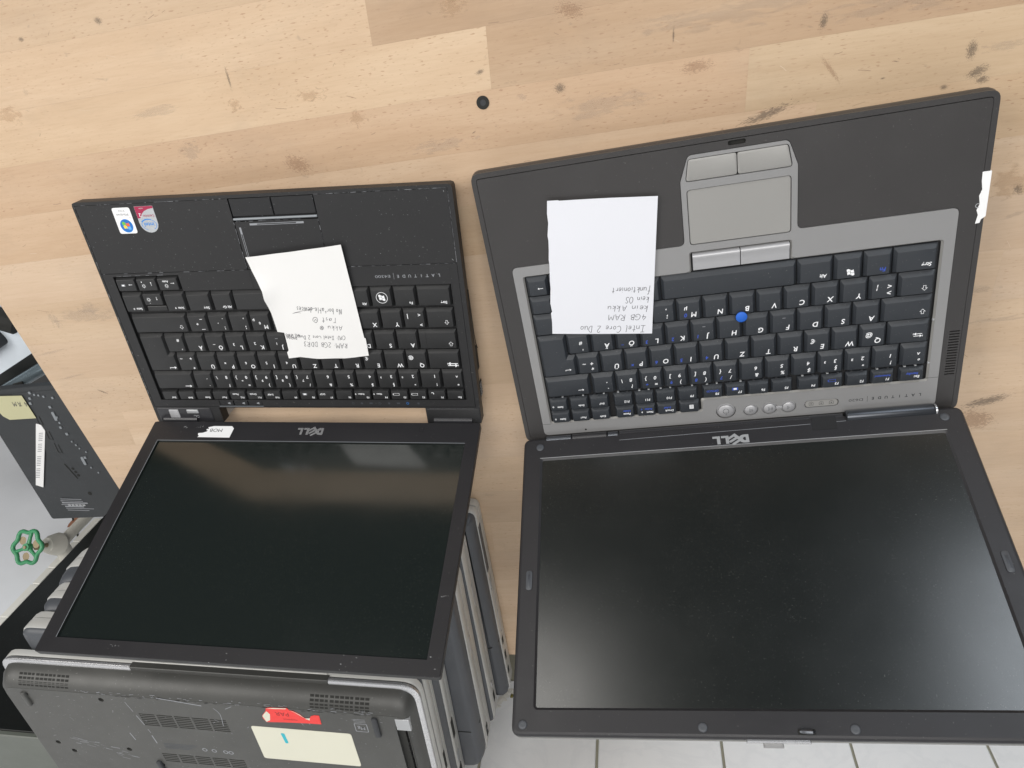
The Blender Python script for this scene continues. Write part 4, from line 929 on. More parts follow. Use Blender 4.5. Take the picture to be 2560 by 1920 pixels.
# ================================================================== larger laptop (right)
Bq = empty('laptop_computer', (348.23, -16.45, 0), .103838, 'larger open laptop on the right with silver keyboard surround and charcoal palm rest', 'laptop')
W2, D2, T2 = 337.0, 232.0, 30.0
ft = rr(0, 0, W2, D2, 7, 5)
mb = MB(); mb.loft([(inset(ft, 17), 1), (inset(ft, 9), 10), (inset(ft, 1.5), 17), (ft, 20), (ft, 24), (inset(ft, .6), 26.5)], 'char', top=True); mb.build('base_shell', Bq, True, sharp=40)
silv = [(17.4, 6.4), (320.6, 6.4), (320.6, 160.4), (221.0, 160.4), (219.8, 163), (219.8, 204.6), (214.2, 221.2), (150.2, 221.2), (144.4, 204.2), (144.2, 162.0), (143.4, 159.2), (17.4, 158.6)]
sr = [4, 6, 4, 2.4, .01, 1.5, 5, 5, 1.5, .01, 2.4, 4]
silv_o = rnd(silv, 4, 4)
silv_o = rnd([(17.4, 6.4), (320.6, 6.4), (320.6, 160.4), (219.9, 160.4), (219.9, 204.6), (214.2, 221.3), (150.2, 221.3), (144.2, 204.2), (144.2, 158.8), (17.4, 158.8)], 4, 4)
inner_top = inset(ft, 4.6)
# outer rim (steps down a little outside the seam) and the charcoal deck
mb = MB(); mb.plate(inset(ft, .6), [inset(ft, 4.2)], 26.5, T2 - .9, 'char'); mb.build('outer_rim', Bq)
mb = MB(); flat(mb, inset(ft, 3.0), 26.8, 'well'); mb.build('seam_bed', Bq)
slots = [rnd(rect(324.4, 32.2 + 2.22 * k, 331.4, 33.2 + 2.22 * k), .4, 1) for k in range(17)]
catch = rr(176.2, 223.6, 187.6, 226.6, 1.3, 2)
deck_out = inset(ft, 4.6)
mb = MB(); mb.plate(dedupe(deck_out), [dedupe(inset(silv_o, -.35)), dedupe(catch)] + [dedupe(s) for s in slots], 26.5, T2 - .45, 'char')
hi = inset(ft, 5.4); n_ = len(hi)
mb.build('palm_rest', Bq)
mb = MB(); flat(mb, rect(322, 30, 333, 72), 27.2, 'hole'); mb.build('speaker_bed', Bq)
mb = MB(); flat(mb, rect(175, 223, 189, 227), 27.2, 'hole'); mb.build('latch_bed', Bq)
# silver frame
kw = [(24.2, 17.4), (149.4, 17.4), (149.4, 28.2), (313.6, 28.2), (313.6, 139.7), (216.6, 139.7), (216.6, 153.6), (146.6, 153.6), (146.6, 138.6), (84.0, 138.6), (84, 151.2), (24.2, 151.2)]
kwr = rnd(kw, 2.4, 3)
tb = [(149.9, 218.9), (214.2, 218.9), (216.9, 203.6), (147.4, 203.6)]
tpr = rr(147.8, 158.6, 216.0, 198.2, 2.5, 3)
pills = [circ(167.1, 17.3, 7.6, 28, 7.2), circ(186.1, 16.5, 5.8, 24, 5.4), circ(200.5, 16.6, 5.8, 24, 5.4), circ(214.7, 16.8, 5.8, 24, 5.4), rr(226.6, 14.4, 251.6, 21.0, 3.2, 5)]
pills = [[(x, y - (1.2 if i < 4 else 1.6)) for x, y in pl] for i, pl in enumerate(pills)]
mb = MB(); mb.plate(dedupe(silv_o), [dedupe(kwr), dedupe(rnd(tb, 2.2, 3)), dedupe(tpr)] + [dedupe(q) for q in pills], 26.5, T2, 'silver'); mb.build('silver_frame', Bq)
# chamfer lip of the keyboard well
mb = MB(); ki = inset(kw, -1.0); a = rnd(kw, 2.4, 3); b = inset(kw, 1.1); b = rnd(b, 1.6, 3)
nn = len(a); mb.add([(p[0], p[1], T2 - .25) for p in a] + [(p[0], p[1], T2 - 1.8) for p in b], [(i, (i + 1) % nn, nn + (i + 1) % nn, nn + i) for i in range(nn)], 'silverpad'); mb.build('well_lip', Bq, True)
mb = MB(); flat(mb, rect(22, 12, 322, 222), 26.9, 'well'); mb.build('keyboard_well', Bq)
mb = MB(); flat(mb, rect(305.2, 30.9, 320.4, 31.2), T2 + .04, 'legdark'); flat(mb, rect(17.6, 17.2, 24.4, 17.5), T2 + .04, 'legdark'); flat(mb, circ(53, 9.2, .9, 10), T2 + .05, 'hole'); mb.build('seam', Bq)
mb = MB(); mb.loft([(rr(148.3, 159.1, 215.5, 197.7, 2.1), 27), (rr(148.3, 159.1, 215.5, 197.7, 2.1), T2 - .75)], 'silverpad', bot=False); mb.build('touchpad', Bq)
def btn(poly, z1, name, mat='silverbtn', r=1.6, bev=.6):
    mb = MB(); mb.loft([(rnd(poly, r), 26.9), (rnd(poly, r), z1 - bev * .5), (rnd(inset(poly, bev), r), z1)], mat, bot=False); return mb.build(name, Bq, True, sharp=50)
btn([(150.3, 218.4), (181.4, 218.4), (181.4, 204.1), (148.0, 204.1)], T2 - .1, 'touchpad_button', 'silverpad'); btn([(182.0, 218.4), (213.7, 218.4), (216.3, 204.1), (182.0, 204.1)], T2 - .1, 'touchpad_button', 'silverpad')
for (x0, x1) in ((149.0, 181.5), (182.1, 214.8)):
    mb = MB(); prof = [(152.0, 27.2), (151.6, 30.2), (150.4, 31.3), (148.6, 31.2), (145.6, 30.2), (143.6, 30.3), (139.6, 30.0), (139.4, 27.2)]
    vs = [(x0, y, z) for y, z in prof] + [(x1, y, z) for y, z in prof]; m_ = len(prof)
    mb.add(vs, [(i, i + 1, m_ + i + 1, m_ + i) for i in range(m_ - 1)] + [tuple(range(m_))[::-1], tuple(range(m_, 2 * m_))], 'silverbtn'); o = mb.build('pointer_button', Bq, True, sharp=60)
    bm = bmesh.new(); bm.from_mesh(o.data); bmesh.ops.recalc_face_normals(bm, faces=bm.faces); bm.to_mesh(o.data); bm.free()
# power, mute and volume buttons
def rbtn(x, y, r, name, ry=None):
    mb = MB(); mb.loft([(circ(x, y, r + 1.2, 28, (ry or r) + 1.2), 28.6), (circ(x, y, r, 28, ry), 28.8), (circ(x, y, r, 28, ry), T2 + .3), (circ(x, y, r - .6, 28, (ry or r) - .6), T2 + .8)], 'silverbtn', bot=False); o = mb.build(name, Bq, True, sharp=50); return o
o = rbtn(167.1, 16.1, 5.9, 'power_button', 5.6); mb = MB(); annul(mb, 167.1, 16.4, 2.0, 2.35, T2 + .86, 'legdark', -60, 240, 16); flat(mb, rect(166.9, 12.9, 167.25, 15.4), T2 + .86, 'legdark'); mb.build('icon', o)
for x, kind in ((186.1, 'm'), (200.5, '+'), (214.7, '-')):
    o = rbtn(x, 15.4, 4.4, 'sound_button', 4.2); mb = MB(); z = T2 + .86
    ribbon(mb, [(x - .2, 14.2), (x - .2, 16.4), (x - 1.0, 16.9), (x - 1.0, 13.8), (x - .2, 14.2)], .22, z, 'legdark')
    if kind == 'm': ribbon(mb, [(x + .3, 14.3), (x + 1.6, 16.4)], .25, z, 'legdark'); ribbon(mb, [(x + 1.6, 14.3), (x + .3, 16.4)], .25, z, 'legdark')
    else:
        for q in range(3 if kind == '+' else 1): annul(mb, x - .2, 15.3, .9 + q * .65, 1.12 + q * .65, z, 'legdark', -40, 40, 6)
    mb.build('icon', o)
mb = MB(); mb.box(205.2, 14.6, T2 - .3, 210.0, 16.8, T2 + .45, 'silverbtn', .2); mb.build('button_link', Bq)
mb = MB(); mb.loft([(rr(227.2, 13.4, 251.0, 18.8, 2.6, 5), 27), (rr(227.2, 13.4, 251.0, 18.8, 2.6, 5), T2 - .5)], 'silverpad', bot=False); pl = mb.build('indicator_strip', Bq)
mb = MB()
for k in range(3):
    x = 231.6 + 7.4 * k; s_ = [(x - 1.6, 14.6), (x + 1.6, 14.6), (x + 1.6, 17), (x, 17.9), (x - 1.6, 17)]; O = ccw(s_); I_ = inset(O, .25)
    mb.add([(p[0], p[1], T2 - .45) for p in O + I_], [(i, (i + 1) % 5, 5 + (i + 1) % 5, 5 + i) for i in range(5)], 'legdark'); flat(mb, circ(x, 16, .55, 6), T2 - .44, 'legdark')
mb.build('indicator_icon', pl)
mb = MB()
for k, chh in enumerate("LATITUDE"): text(mb, chh, 309.2 - k * 4.72, 16.9, T2 + .05, 3.3, 'legdark', 180, 0, .03)
flat(mb, rect(272.1, 14.3, 272.35, 19.4), T2 + .05, 'legdark'); text(mb, 'D620', 264, 16.6, T2 + .05, 3.2, 'legdark', 180, 0, 0, 1.0, 10.2); mb.build('name_print', Bq)
# white torn label at the right edge
mb = MB(); tw = [(332.4, 182.0), (336.5, 182.2), (336.6, 151.6), (334.2, 150.2), (333.8, 148.0), (332.0, 147.6), (332.6, 153), (333.2, 157), (332.2, 162.4), (333.0, 166), (332.2, 170.4), (333.2, 175)]
tw = [(331.8, 182), (337.0, 182), (337.0, 152), (334.6, 150.4), (334.0, 148.0), (331.4, 147.8), (332.4, 153.6), (331.2, 157), (332.6, 161), (331.6, 166.5), (333.0, 170.5), (332.0, 176)]
mb.plate(tw, [], T2 - 1.4, T2 - .35, 'white', True); mb.box(336.8, 152, T2 - 9, 337.15, 182, T2 - .36, 'white'); annul(mb, 331.6, 160, 1.1, 1.6, T2 - .3, 'led', 60, 300, 10); mb.build('torn_label', Bq)
for y in (79.3, 43.8): mb = MB(); mb.box(312.2, y - .8, 28, 313.6, y + .8, T2 - .2, 'led', .3); mb.build('keyboard_tab', Bq)

K2 = 'key2'; g0, g1 = 27.0, 31.3
def k2(u0, v0, u1, v1, lg, fr=3.0, sd=1.9, bk=1.0, **kw): return add_key(Bq, u0, v0, u1, v1, K2, g0, g1, lg, fr=fr, sd=sd, bk=bk, bold=.012, shear=.16, **kw)
def b2(u0, u1, lg): k2(u0, 119.0, u1, 137.6, lg)
b2(283.0, 310.8, [('Strg', 7.0, 5.0, 3.3)]); b2(264.0, 282.2, [('Fn', 6.2, 4.6, 3.6, 'legblue')]); b2(244.6, 263.2, [('win', 8.0, 5.2, 4.8)]); b2(220.3, 243.8, [('Alt', 6.6, 4.8, 3.2)])
b2(125.4, 219.5, []); b2(102.6, 124.6, []); b2(83, 101.8, [])
k2(26.2, 134.2, 42.6, 149.8, [('->', 6.2, 6.4, 4.2)]); k2(43.4, 134.2, 60.6, 149.8, [('ad', 6.2, 6.4, 4.2)]); k2(61.4, 134.2, 79, 149.8, [('<-', 6.2, 6.4, 4.2)])
k2(26.2, 119.0, 43.4, 133.4, []); k2(44.2, 119.0, 62.2, 133.4, []); k2(63, 119, 82.2, 133.4, [])
def l2(c): return [(c, 6.0, 4.6, 4.6)]
k2(287.4, 100.6, 310.9, 118.2, [('^up', 6.8, 5.4, 4.2)]); k2(268.3, 100.6, 286.6, 118.2, [('>', 5.4, 4.6, 4.4), ('<', 5.2, 9.6, 4.4), ('¦', 13.2, 9.4, 4.0)])
def row2(v0, v1, start, w, pitch, items):
    for i, it in enumerate(items): u0 = start - i * pitch; k2(u0, v0, u0 + w, v1, it)
row2(100.6, 118.2, 249.3, 18.2, 19.05, [l2('Y'), l2('X'), l2('C'), l2('V'), l2('B'), l2('N'), [('M', 6.0, 4.6, 4.6), ('0', 12.0, 4.4, 3.6, 'legblue'), ('µ', 11.6, 10.2, 4.0)], [(';', 6.4, 5.2, 4.4), (',', 6.8, 11.2, 3.8)], [(':', 6.4, 5.2, 4.4), ('.', 6.8, 11.2, 3.8)], [('line', 6, 4, 3)]])
k2(26.2, 100.6, 77.2, 118.2, [('^up', 6.8, 5.4, 4.2)])
k2(277.6, 81.7, 310.8, 99.8, [('^dn', 6.4, 6.0, 4.2)]); mb = MB(); mb.loft([(rr(278.6, 83, 284.0, 97.4, .5, 1), 30), (rr(278.8, 83.2, 283.9, 96.8, .5, 1), 30.3)], 'well', bot=False)
row2(81.7, 99.8, 258.6, 18.2, 19.05, [l2('A'), l2('S'), l2('D'), [('F', 6.0, 4.6, 4.6), ('line', 8.6, 12.4, 2.2, 'leggrey')], l2('G'), l2('H'), [('J', 6.0, 4.6, 4.6), ('1', 13.4, 4.6, 3.4, 'legblue'), ('line', 8.6, 12.4, 2.2, 'leggrey')], [('K', 6.0, 4.6, 4.6), ('2', 13.0, 4.4, 3.4, 'legblue')],
     [('L', 6.0, 4.6, 4.6), ('3', 13.6, 4.4, 3.4, 'legblue')], [('Ö', 6.2, 4.6, 4.6), ('line', 13.2, 4.2, 2.0, 'legblue')], [('Ä', 6.2, 4.6, 4.6)], [("'", 6.0, 3.6, 3.6), ('#', 7.2, 9.4, 3.4)]])
k2(26.4, 62.8, 54.2, 99.4, [('ret', 7.0, 5.6, 4.8)], poly=[(0, 0), (27.8, 0), (27.8, 17.6), (22.0, 17.6), (22.0, 36.6), (0, 36.6)])
k2(282.8, 62.8, 310.7, 80.9, [('tab', 7.8, 6.4, 5.6)])
row2(62.8, 80.9, 263.9, 18.2, 19.05, [[('Q', 6.0, 5.4, 4.6), ('@', 12.2, 10.0, 4.0)], l2('W'), [('E', 6.0, 4.6, 4.6), ('€', 12.6, 9.4, 4.2)], l2('R'), l2('T'), l2('Z'), [('U', 6.0, 4.6, 4.6), ('4', 13.0, 4.4, 3.4, 'legblue')], [('I', 6.0, 4.6, 4.6), ('5', 13.2, 4.4, 3.4, 'legblue')], [('O', 6.0, 5.0, 4.6), ('6', 13.2, 4.6, 3.4, 'legblue')],
     [('P', 6.0, 4.8, 4.6), ('×', 12.6, 4.4, 3.6, 'legblue')], [('Ü', 6.0, 4.6, 4.6)], [('*', 6.0, 4.6, 4.0), ('+', 6.2, 9.2, 4.0), ('~', 12.2, 9.4, 3.8)]])
d2 = lambda d, s_, *ex: [(d, 6.2, 10.2, 3.6), (s_, 5.6, 4.4, 3.6)] + list(ex)
row2(43.6, 61.8, 292.7, 18.2, 19.05, [[('^', 6.2, 10.0, 3.8), ('°', 5.6, 5.0, 4.4)], d2('1', '!'), d2('2', '"', ('²', 13.4, 9.8, 4.0)), d2('3', '§', ('³', 13.4, 9.8, 4.0)), d2('4', '$'), d2('5', '%'), d2('6', '&'), d2('7', '/', ('{', 13.4, 10.2, 3.6), ('7', 12.8, 4.6, 3.2, 'legblue')), d2('8', '(', ('[', 13.4, 10.2, 3.6), ('8', 12.8, 4.6, 3.2, 'legblue')),
     d2('9', ')', (']', 13.4, 10.2, 3.6), ('9', 12.8, 4.6, 3.2, 'legblue')), d2('0', '=', ('}', 13.4, 10.2, 3.6), ('÷', 12.8, 4.6, 3.4, 'legblue')), [('ß', 6.2, 10.2, 3.6), ('?', 5.6, 4.4, 3.6), ('\\', 13.2, 9.8, 3.8)], [('`', 5.6, 4.4, 3.8), ('´', 6.2, 10, 3.8)]])
k2(26.4, 43.6, 62.4, 61.8, [('<-', 7.6, 5.2, 4.8)])
f2 = [('Esc', 293.0, 310.2), ('F1', 273.5, 289.6), ('F2', 255.7, 271.5), ('F3', 238.4, 253.9), ('F4', 221.0, 237.0), ('F5', 201.7, 217.5), ('F6', 184.3, 200.3), ('F7', 167.3, 182.9), ('F8', 149.9, 165.6), ('F9', 130.6, 146.2), ('F10', 113.2, 129.0), ('F11', 96.4, 112.0), ('F12', 79.4, 95.2), ('Entf', 59.8, 75.6), ('Ende', 43.3, 58.7), ('Seite', 26.5, 41.8)]
e2 = {'Esc': [('Standby', 8.4, 6.6, 2.2, 'legblue')], 'F1': [('Ruhezustand', 8.2, 6.6, 1.8, 'legblue')], 'F3': [('batt', 8.0, 6.4, 5.2, 'legblue')], 'F7': [('lcd', 8.2, 6.6, 4.0, 'legblue')], 'F8': [('CRT/LCD', 8.0, 6.4, 1.9, 'legblue')], 'Seite': [('^up', 12.4, 4.2, 1.8)]}
sm2 = dict(fr=2.0, sd=1.2, bk=.6)
for n_, a, b in f2: k2(a, 30.4, b, 41.6, [(n_, 3.4 + .62 * len(n_), 3.6, 2.5 if len(n_) < 4 else 2.1)] + e2.get(n_, []), **sm2)
f3 = [('', 130.8, 147.0, [('menu', 6.4, 5.4, 4.0)]), ('Druck', 113.2, 129.2, [('S-Abf', 7.6, 6.4, 2.1, 'legblue')]), ('Num', 96.8, 112.4, [('^dn', 11.2, 4.0, 1.6), ('Rollen', 6.0, 6.6, 2.0, 'legblue'), ('^dn', 11.4, 6.8, 1.6, 'legblue')]), ('Pause', 79.8, 95.2, [('Untbr', 6.4, 6.4, 2.1, 'legblue')]), ('Einfg', 59.8, 75.4, []), ('Pos1', 43.3, 58.6, []), ('Seite', 26.4, 42.0, [('^dn', 12.4, 4.0, 1.8)])]
for n_, a, b, ex in f3: k2(a, 18.4, b, 29.2, ([(n_, 3.0 + .66 * len(n_), 3.6, 2.2)] if n_ else []) + ex, **sm2)
mb = MB(); re = random.Random(2)
for x, w in [(u0 + dx, w) for u0 in (27, 44, 61, 80, 97, 114, 131, 150, 168, 185, 202, 221, 239, 256, 274, 293) for dx, w in ((3, 1.6), (10.5, 1.4))]:
    mb.box(x, 42.0, 27.5, x + w, 42.9, 29.2 + re.uniform(0, .5), 'led' if re.random() < .6 else 'rubber')
o = mb.build('key_clips', Bq)
# blue pointing stick
mb = MB(); mb.loft([(circ(181, 99.4, 2.6, 20), 28), (circ(181, 99.4, 2.8, 20), 31.4), (circ(181, 99.4, 4.0, 20), 32.0), (circ(181, 99.4, 4.1, 20), 33.0), (circ(181, 99.4, 3.4, 20), 33.5)], 'blue', bot=False); mb.build('pointing_stick', Bq, True, sharp=50)
# hinges
mb = MB(); mb.box(80.5, -2.5, 20, 254.5, 5.6, 28.0, 'cover', 1.2); mb.build('hinge_bridge', Bq, True)
mb = MB(); mb.tube([(80.5, 3.4, 33.2), (254, 3.4, 33.2)], 3.4, 'cover', 16); mb.build('hinge_roll', Bq, True)
mb = MB(); mb.tube([(255.6, 5.2, 35.2), (256.2, 5.2, 35.2), (316.8, 5.2, 35.2), (318.2, 5.2, 35.2)], [4.2, 5.0, 5.0, 4.4], 'hinge', 20); mb.build('hinge_barrel', Bq, True)
mb = MB(); mb.tube([(318.3, 5.2, 35.2), (319.4, 5.2, 35.2)], [4.8, 4.8], 'chrome', 20); mb.build('hinge_cap', Bq, True)
for (a, b, r) in ((19.0, 40.6, 3.0), (41.2, 70.4, 3.4), (71.0, 79.8, 3.0)): mb = MB(); mb.tube([(a, 4.6, 34.8), (a + .5, 4.6, 34.8), (b - .5, 4.6, 34.8), (b, 4.6, 34.8)], [r - .6, r, r, r - .6], 'hinge' if r < 3.2 else 'charlid', 18); mb.build('hinge_barrel', Bq, True)

# lid of the right laptop
LB = bpy.data.objects.new('lid', None); col.objects.link(LB); LB.parent = Bq; LB.matrix_local = lid_matrix(6.97, 34.77, 1.990364)
HL = 229.2
shell = rr(0, -HL, 337, 0, 6, 4)
mb = MB(); mb.loft([(inset(shell, 5), -15), (inset(shell, 1.6), -13.6), (inset(shell, .2), -10.5), (inset(shell, 0), -4.2)], 'lidback', top=False); mb.build('lid_shell', LB, True, sharp=50)
scr2 = rr(16.2, -211.6, 320.2, -21.6, 1.0, 1)
mb = MB(); mb.loft([(inset(shell, .1), -4.1), (inset(shell, .1), -1.6), (inset(shell, 1.2), -.3), (inset(shell, 2.6), 0)], 'charlid', top=False, bot=False)
mb.plate(dedupe(inset(shell, 2.6)), [dedupe(inset(scr2, -1.6))], -.4, 0, 'charlid')
a = inset(scr2, -1.6); b = scr2; nn = len(a); mb.add([(p[0], p[1], 0) for p in a] + [(p[0], p[1], -1.3) for p in b], [(i, (i + 1) % nn, nn + (i + 1) % nn, nn + i) for i in range(nn)], 'bez')
mb.build('bezel', LB, True, sharp=30)
mb = MB(); flat(mb, rect(15, -213, 321.5, -20.4), -1.35, 'scr2'); mb.build('screen', LB)
mb = MB(); ribbon(mb, [(14.4, -19.6), (321.8, -19.6)], .5, .05, 'led'); mb.build('bezel_lip', LB)
mb = MB(); ribbon(mb, [(80.5, -7.6), (229, -6.2)], .3, .05, 'leggrey'); ribbon(mb, [(247, -5.8), (255, -5.6)], .3, .05, 'leggrey'); ribbon(mb, [(80.5, 0), (80.5, -7.6)], .3, .05, 'hole'); mb.build('seam', LB)
mb = MB(); dell_logo(mb, 168.0, -14.9, .22, 27.6, 7.4, 'led'); mb.build('logo', LB)
for x, y in ((14.2, -9.2), (323.2, -8.8), (7.8, -222.4), (124.4, -222.8), (214, -223), (329.6, -222.6)):
    mb = MB(); r = 3.3 if y > -100 else 3.0; mb.loft([(circ(x, y, r, 20), -.1), (circ(x, y, r, 20), .35), (circ(x, y, r - .7, 20), .8), (circ(x, y, .9, 20), .62)], 'shellb', bot=False); mb.build('rubber_bumper', LB, True, sharp=60)
for x, y in ((8.7, -123.8), (328.6, -122)):
    mb = MB(); mb.loft([(rr(x - 2.3, y - 7.4, x + 2.3, y + 7.4, 2.1), 0), (rr(x - 2.3, y - 7.4, x + 2.3, y + 7.4, 2.1), .7), (rr(x - 1.5, y - 6.6, x + 1.5, y + 6.6, 1.4), 1.1)], 'shellb', bot=False)
    mb.box(x - .9, y - 4.6, 1.1, x + .9, y + 4.2, 1.35, 'legdim', .1); mb.build('side_bumper', LB, True, sharp=50)
mb = MB(); mb.plate([(230.6, -.5), (248.2, -.5), (247.4, -12.2), (229.6, -12.0)], [], 0, .25, 'blacktape'); mb.build('black_tape', LB)
mb = MB(); mb.tube([(182.2, -224.6, 1), (185, -224.9, 2.2), (188.6, -225.0, 2.0), (190.2, -224.8, .4)], [1.2, 1.4, 1.5, 1.1], 'hinge', 8); mb.box(181, -226.4, -.1, 191, -223.2, .3, 'hole'); mb.build('latch_hook', LB, True)
mb = MB(); mb.box(150, -HL - 1.6, -6.5, 188, -HL + 1, -1.6, 'chrome', .8); mb.box(160, -HL - 3.8, -8.0, 172, -HL, -4.6, 'silver', .8); mb.build('latch_slider', LB, True)
# tape part that bends over the hinge
mb = MB(); vs = []
for t, (y, z) in enumerate([(6.8, 28.3), (5.2, 30.2), (2.6, 31.7), (-.2, 31.7)]): vs += [(231.2, y, z), (249.0, y, z)]
mb.add(vs, [(2 * i, 2 * i + 2, 2 * i + 3, 2 * i + 1) for i in range(3)], 'blacktape'); mb.build('black_tape', Bq)

# ------------------------------------------------------------------ paper notes
def note(name, poly, zf, mat, nx, lines, lab):
    P = ccw(poly); xs_ = [p[0] for p in P]; ys_ = [p[1] for p in P]; x0, x1, y0, y1 = min(xs_), max(xs_), min(ys_), max(ys_)
    bm = bmesh.new(); vs = [bm.verts.new((p[0], p[1], 0)) for p in P]; f = bm.faces.new(vs)
    for i in range(1, nx):
        for co, no in (((x0 + (x1 - x0) * i / nx, 0, 0), (1, 0, 0)), ((0, y0 + (y1 - y0) * i / nx, 0), (0, 1, 0))):
            bmesh.ops.bisect_plane(bm, geom=bm.verts[:] + bm.edges[:] + bm.faces[:], plane_co=co, plane_no=no)
    bmesh.ops.triangulate(bm, faces=bm.faces[:])
    for v_ in bm.verts: v_.co.z = zf(v_.co.x, v_.co.y)
    me = bpy.data.meshes.new(name)
    geom = bmesh.ops.extrude_face_region(bm, geom=bm.faces[:]); 
    for g_ in geom['geom']:
        if isinstance(g_, bmesh.types.BMVert): g_.co.z += .12
    bmesh.ops.recalc_face_normals(bm, faces=bm.faces[:])
    for v_ in bm.verts: v_.co *= S
    for f_ in bm.faces: f_.smooth = True
    for e_ in bm.edges:
        if len(e_.link_faces) != 2 or e_.calc_face_angle(0) > math.radians(40): e_.smooth = False
    bm.to_mesh(me); bm.free(); me.materials.append(M[mat])
    r = empty(name, (0, 0, 0), 0, lab, 'paper note'); o = bpy.data.objects.new('sheet', me); col.objects.link(o); o.parent = r
    mb = MB(); zz = lambda x, y: zf(x, y) + .2
    for ln in lines: ln(mb, zz)
    h = mb.build('handwriting', r); return r
N1 = [(136.4, 158.7), (217.9, 166.3), (219.4, 112), (220.5, 85.8), (221.6, 85.4), (221.0, 69.0), (200, 67.2), (176, 67.2), (160, 68.8), (149.5, 67.6), (149.2, 73.2), (151.0, 75.2), (151.2, 91.6), (145.4, 92.5), (145.0, 110), (143.4, 122), (143.8, 130.4), (138.6, 146)]
def z1f(x, y):
    b = 27.0 + .9 * math.sin((x - 136) / 84 * math.pi) + 1.2 * max(0, (y - 125) / 40) ** 2
    b += 3.4 * math.exp(-((x - 141) ** 2 + (y - 128) ** 2) / 110) + .25 * math.sin(x * .21 + y * .13)
    b -= .55 * math.exp(-((x - 150) ** 2) / 30 - ((y - 90) ** 2) / 200)
    return b
def HWL(s, x, y, h, tot, ang=180, w=.36): return lambda mb, zf: handwrite(mb, s, x, y, zf, h * 1.18, 'ink', ang, w, tot, random.Random(len(s) + int(h * 7)))
def RB(pts, w=.28): return lambda mb, zf: ribbon(mb, smooth_pts(pts), w, [zf(*q) for q in smooth_pts(pts)], 'ink')
note('paper_note', N1, z1f, 'paper', 14, [
    HWL('RAM: 2GB DDR3', 204.7, 81.0, 3.8, 38, 176), HWL('CPU: Intel Core 2 Duo P9300', 204.4, 88.0, 3.0, 52, 178), HWL('@2.26G', 165.2, 90.6, 2.7, 13.5, 180), HWL('Akku x', 203.6, 97.1, 3.6, 19.5, 177),
    HWL('Tast ~', 200.7, 104.3, 3.8, 21, 176), HWL('No bootable devices', 206.4, 112.2, 4.4, 38, 175), RB([(185.5, 114.2), (178, 112.4), (172, 111.6), (163.6, 109.4), (168, 110.2), (171, 109.8)])],
     'white handwritten note curling over the middle keys of the all-black laptop')
N2l = [(52.5, 206.1), (60, 205.5), (61, 205.0), (80, 203.4), (96, 201.8), (128.6, 198.0), (115.4, 93.4), (39.6, 102.4)]
left = [(40.0, 104), (40.6, 112), (41.6, 120), (42.2, 121), (42.4, 128), (43.8, 137), (43.9, 140), (44.9, 146), (46.2, 158), (46.6, 163), (47.8, 170), (48.7, 177), (48.9, 181), (50.4, 190), (51.2, 197)]
jr = random.Random(8); left = [(x + jr.uniform(-.35, .35), y) for x, y in left]
ca, sa = math.cos(.103838), math.sin(.103838)
def toW(p): return (348.23 + p[0] * ca - p[1] * sa, -16.45 + p[0] * sa + p[1] * ca)
N2 = [toW(p) for p in N2l + left]
def z2f(x, y): return 32.0 + .5 * math.sin((x - 370) * .04) + 1.1 * max(0, (y - 150) / 40) ** 2 - .8 * max(0, (y - 165) / 25)
A2 = 180
def at2(x, y): return toW((x, y))
def L2(s, x, y, h, tot, w=.37):
    q = toW((x, y)); return lambda mb, zf: handwrite(mb, s, q[0], q[1], zf, h * 1.2, 'ink', 179.0, w, tot, random.Random(len(s) * 3))
note('paper_note', N2, z2f, 'paper2', 12, [
    L2('Intel Core 2 Duo', 111.4, 100.6, 4.4, 50), L2('4GB RAM', 112.6, 110.0, 3.8, 29), L2('kein Akku', 114.6, 117.0, 4.0, 31), L2('kein OS', 115.8, 124.0, 3.9, 17.5), L2('funktioniert', 117.6, 131.4, 4.0, 28.5)],
     'white handwritten note with a torn left edge lying across the silver-framed keyboard')

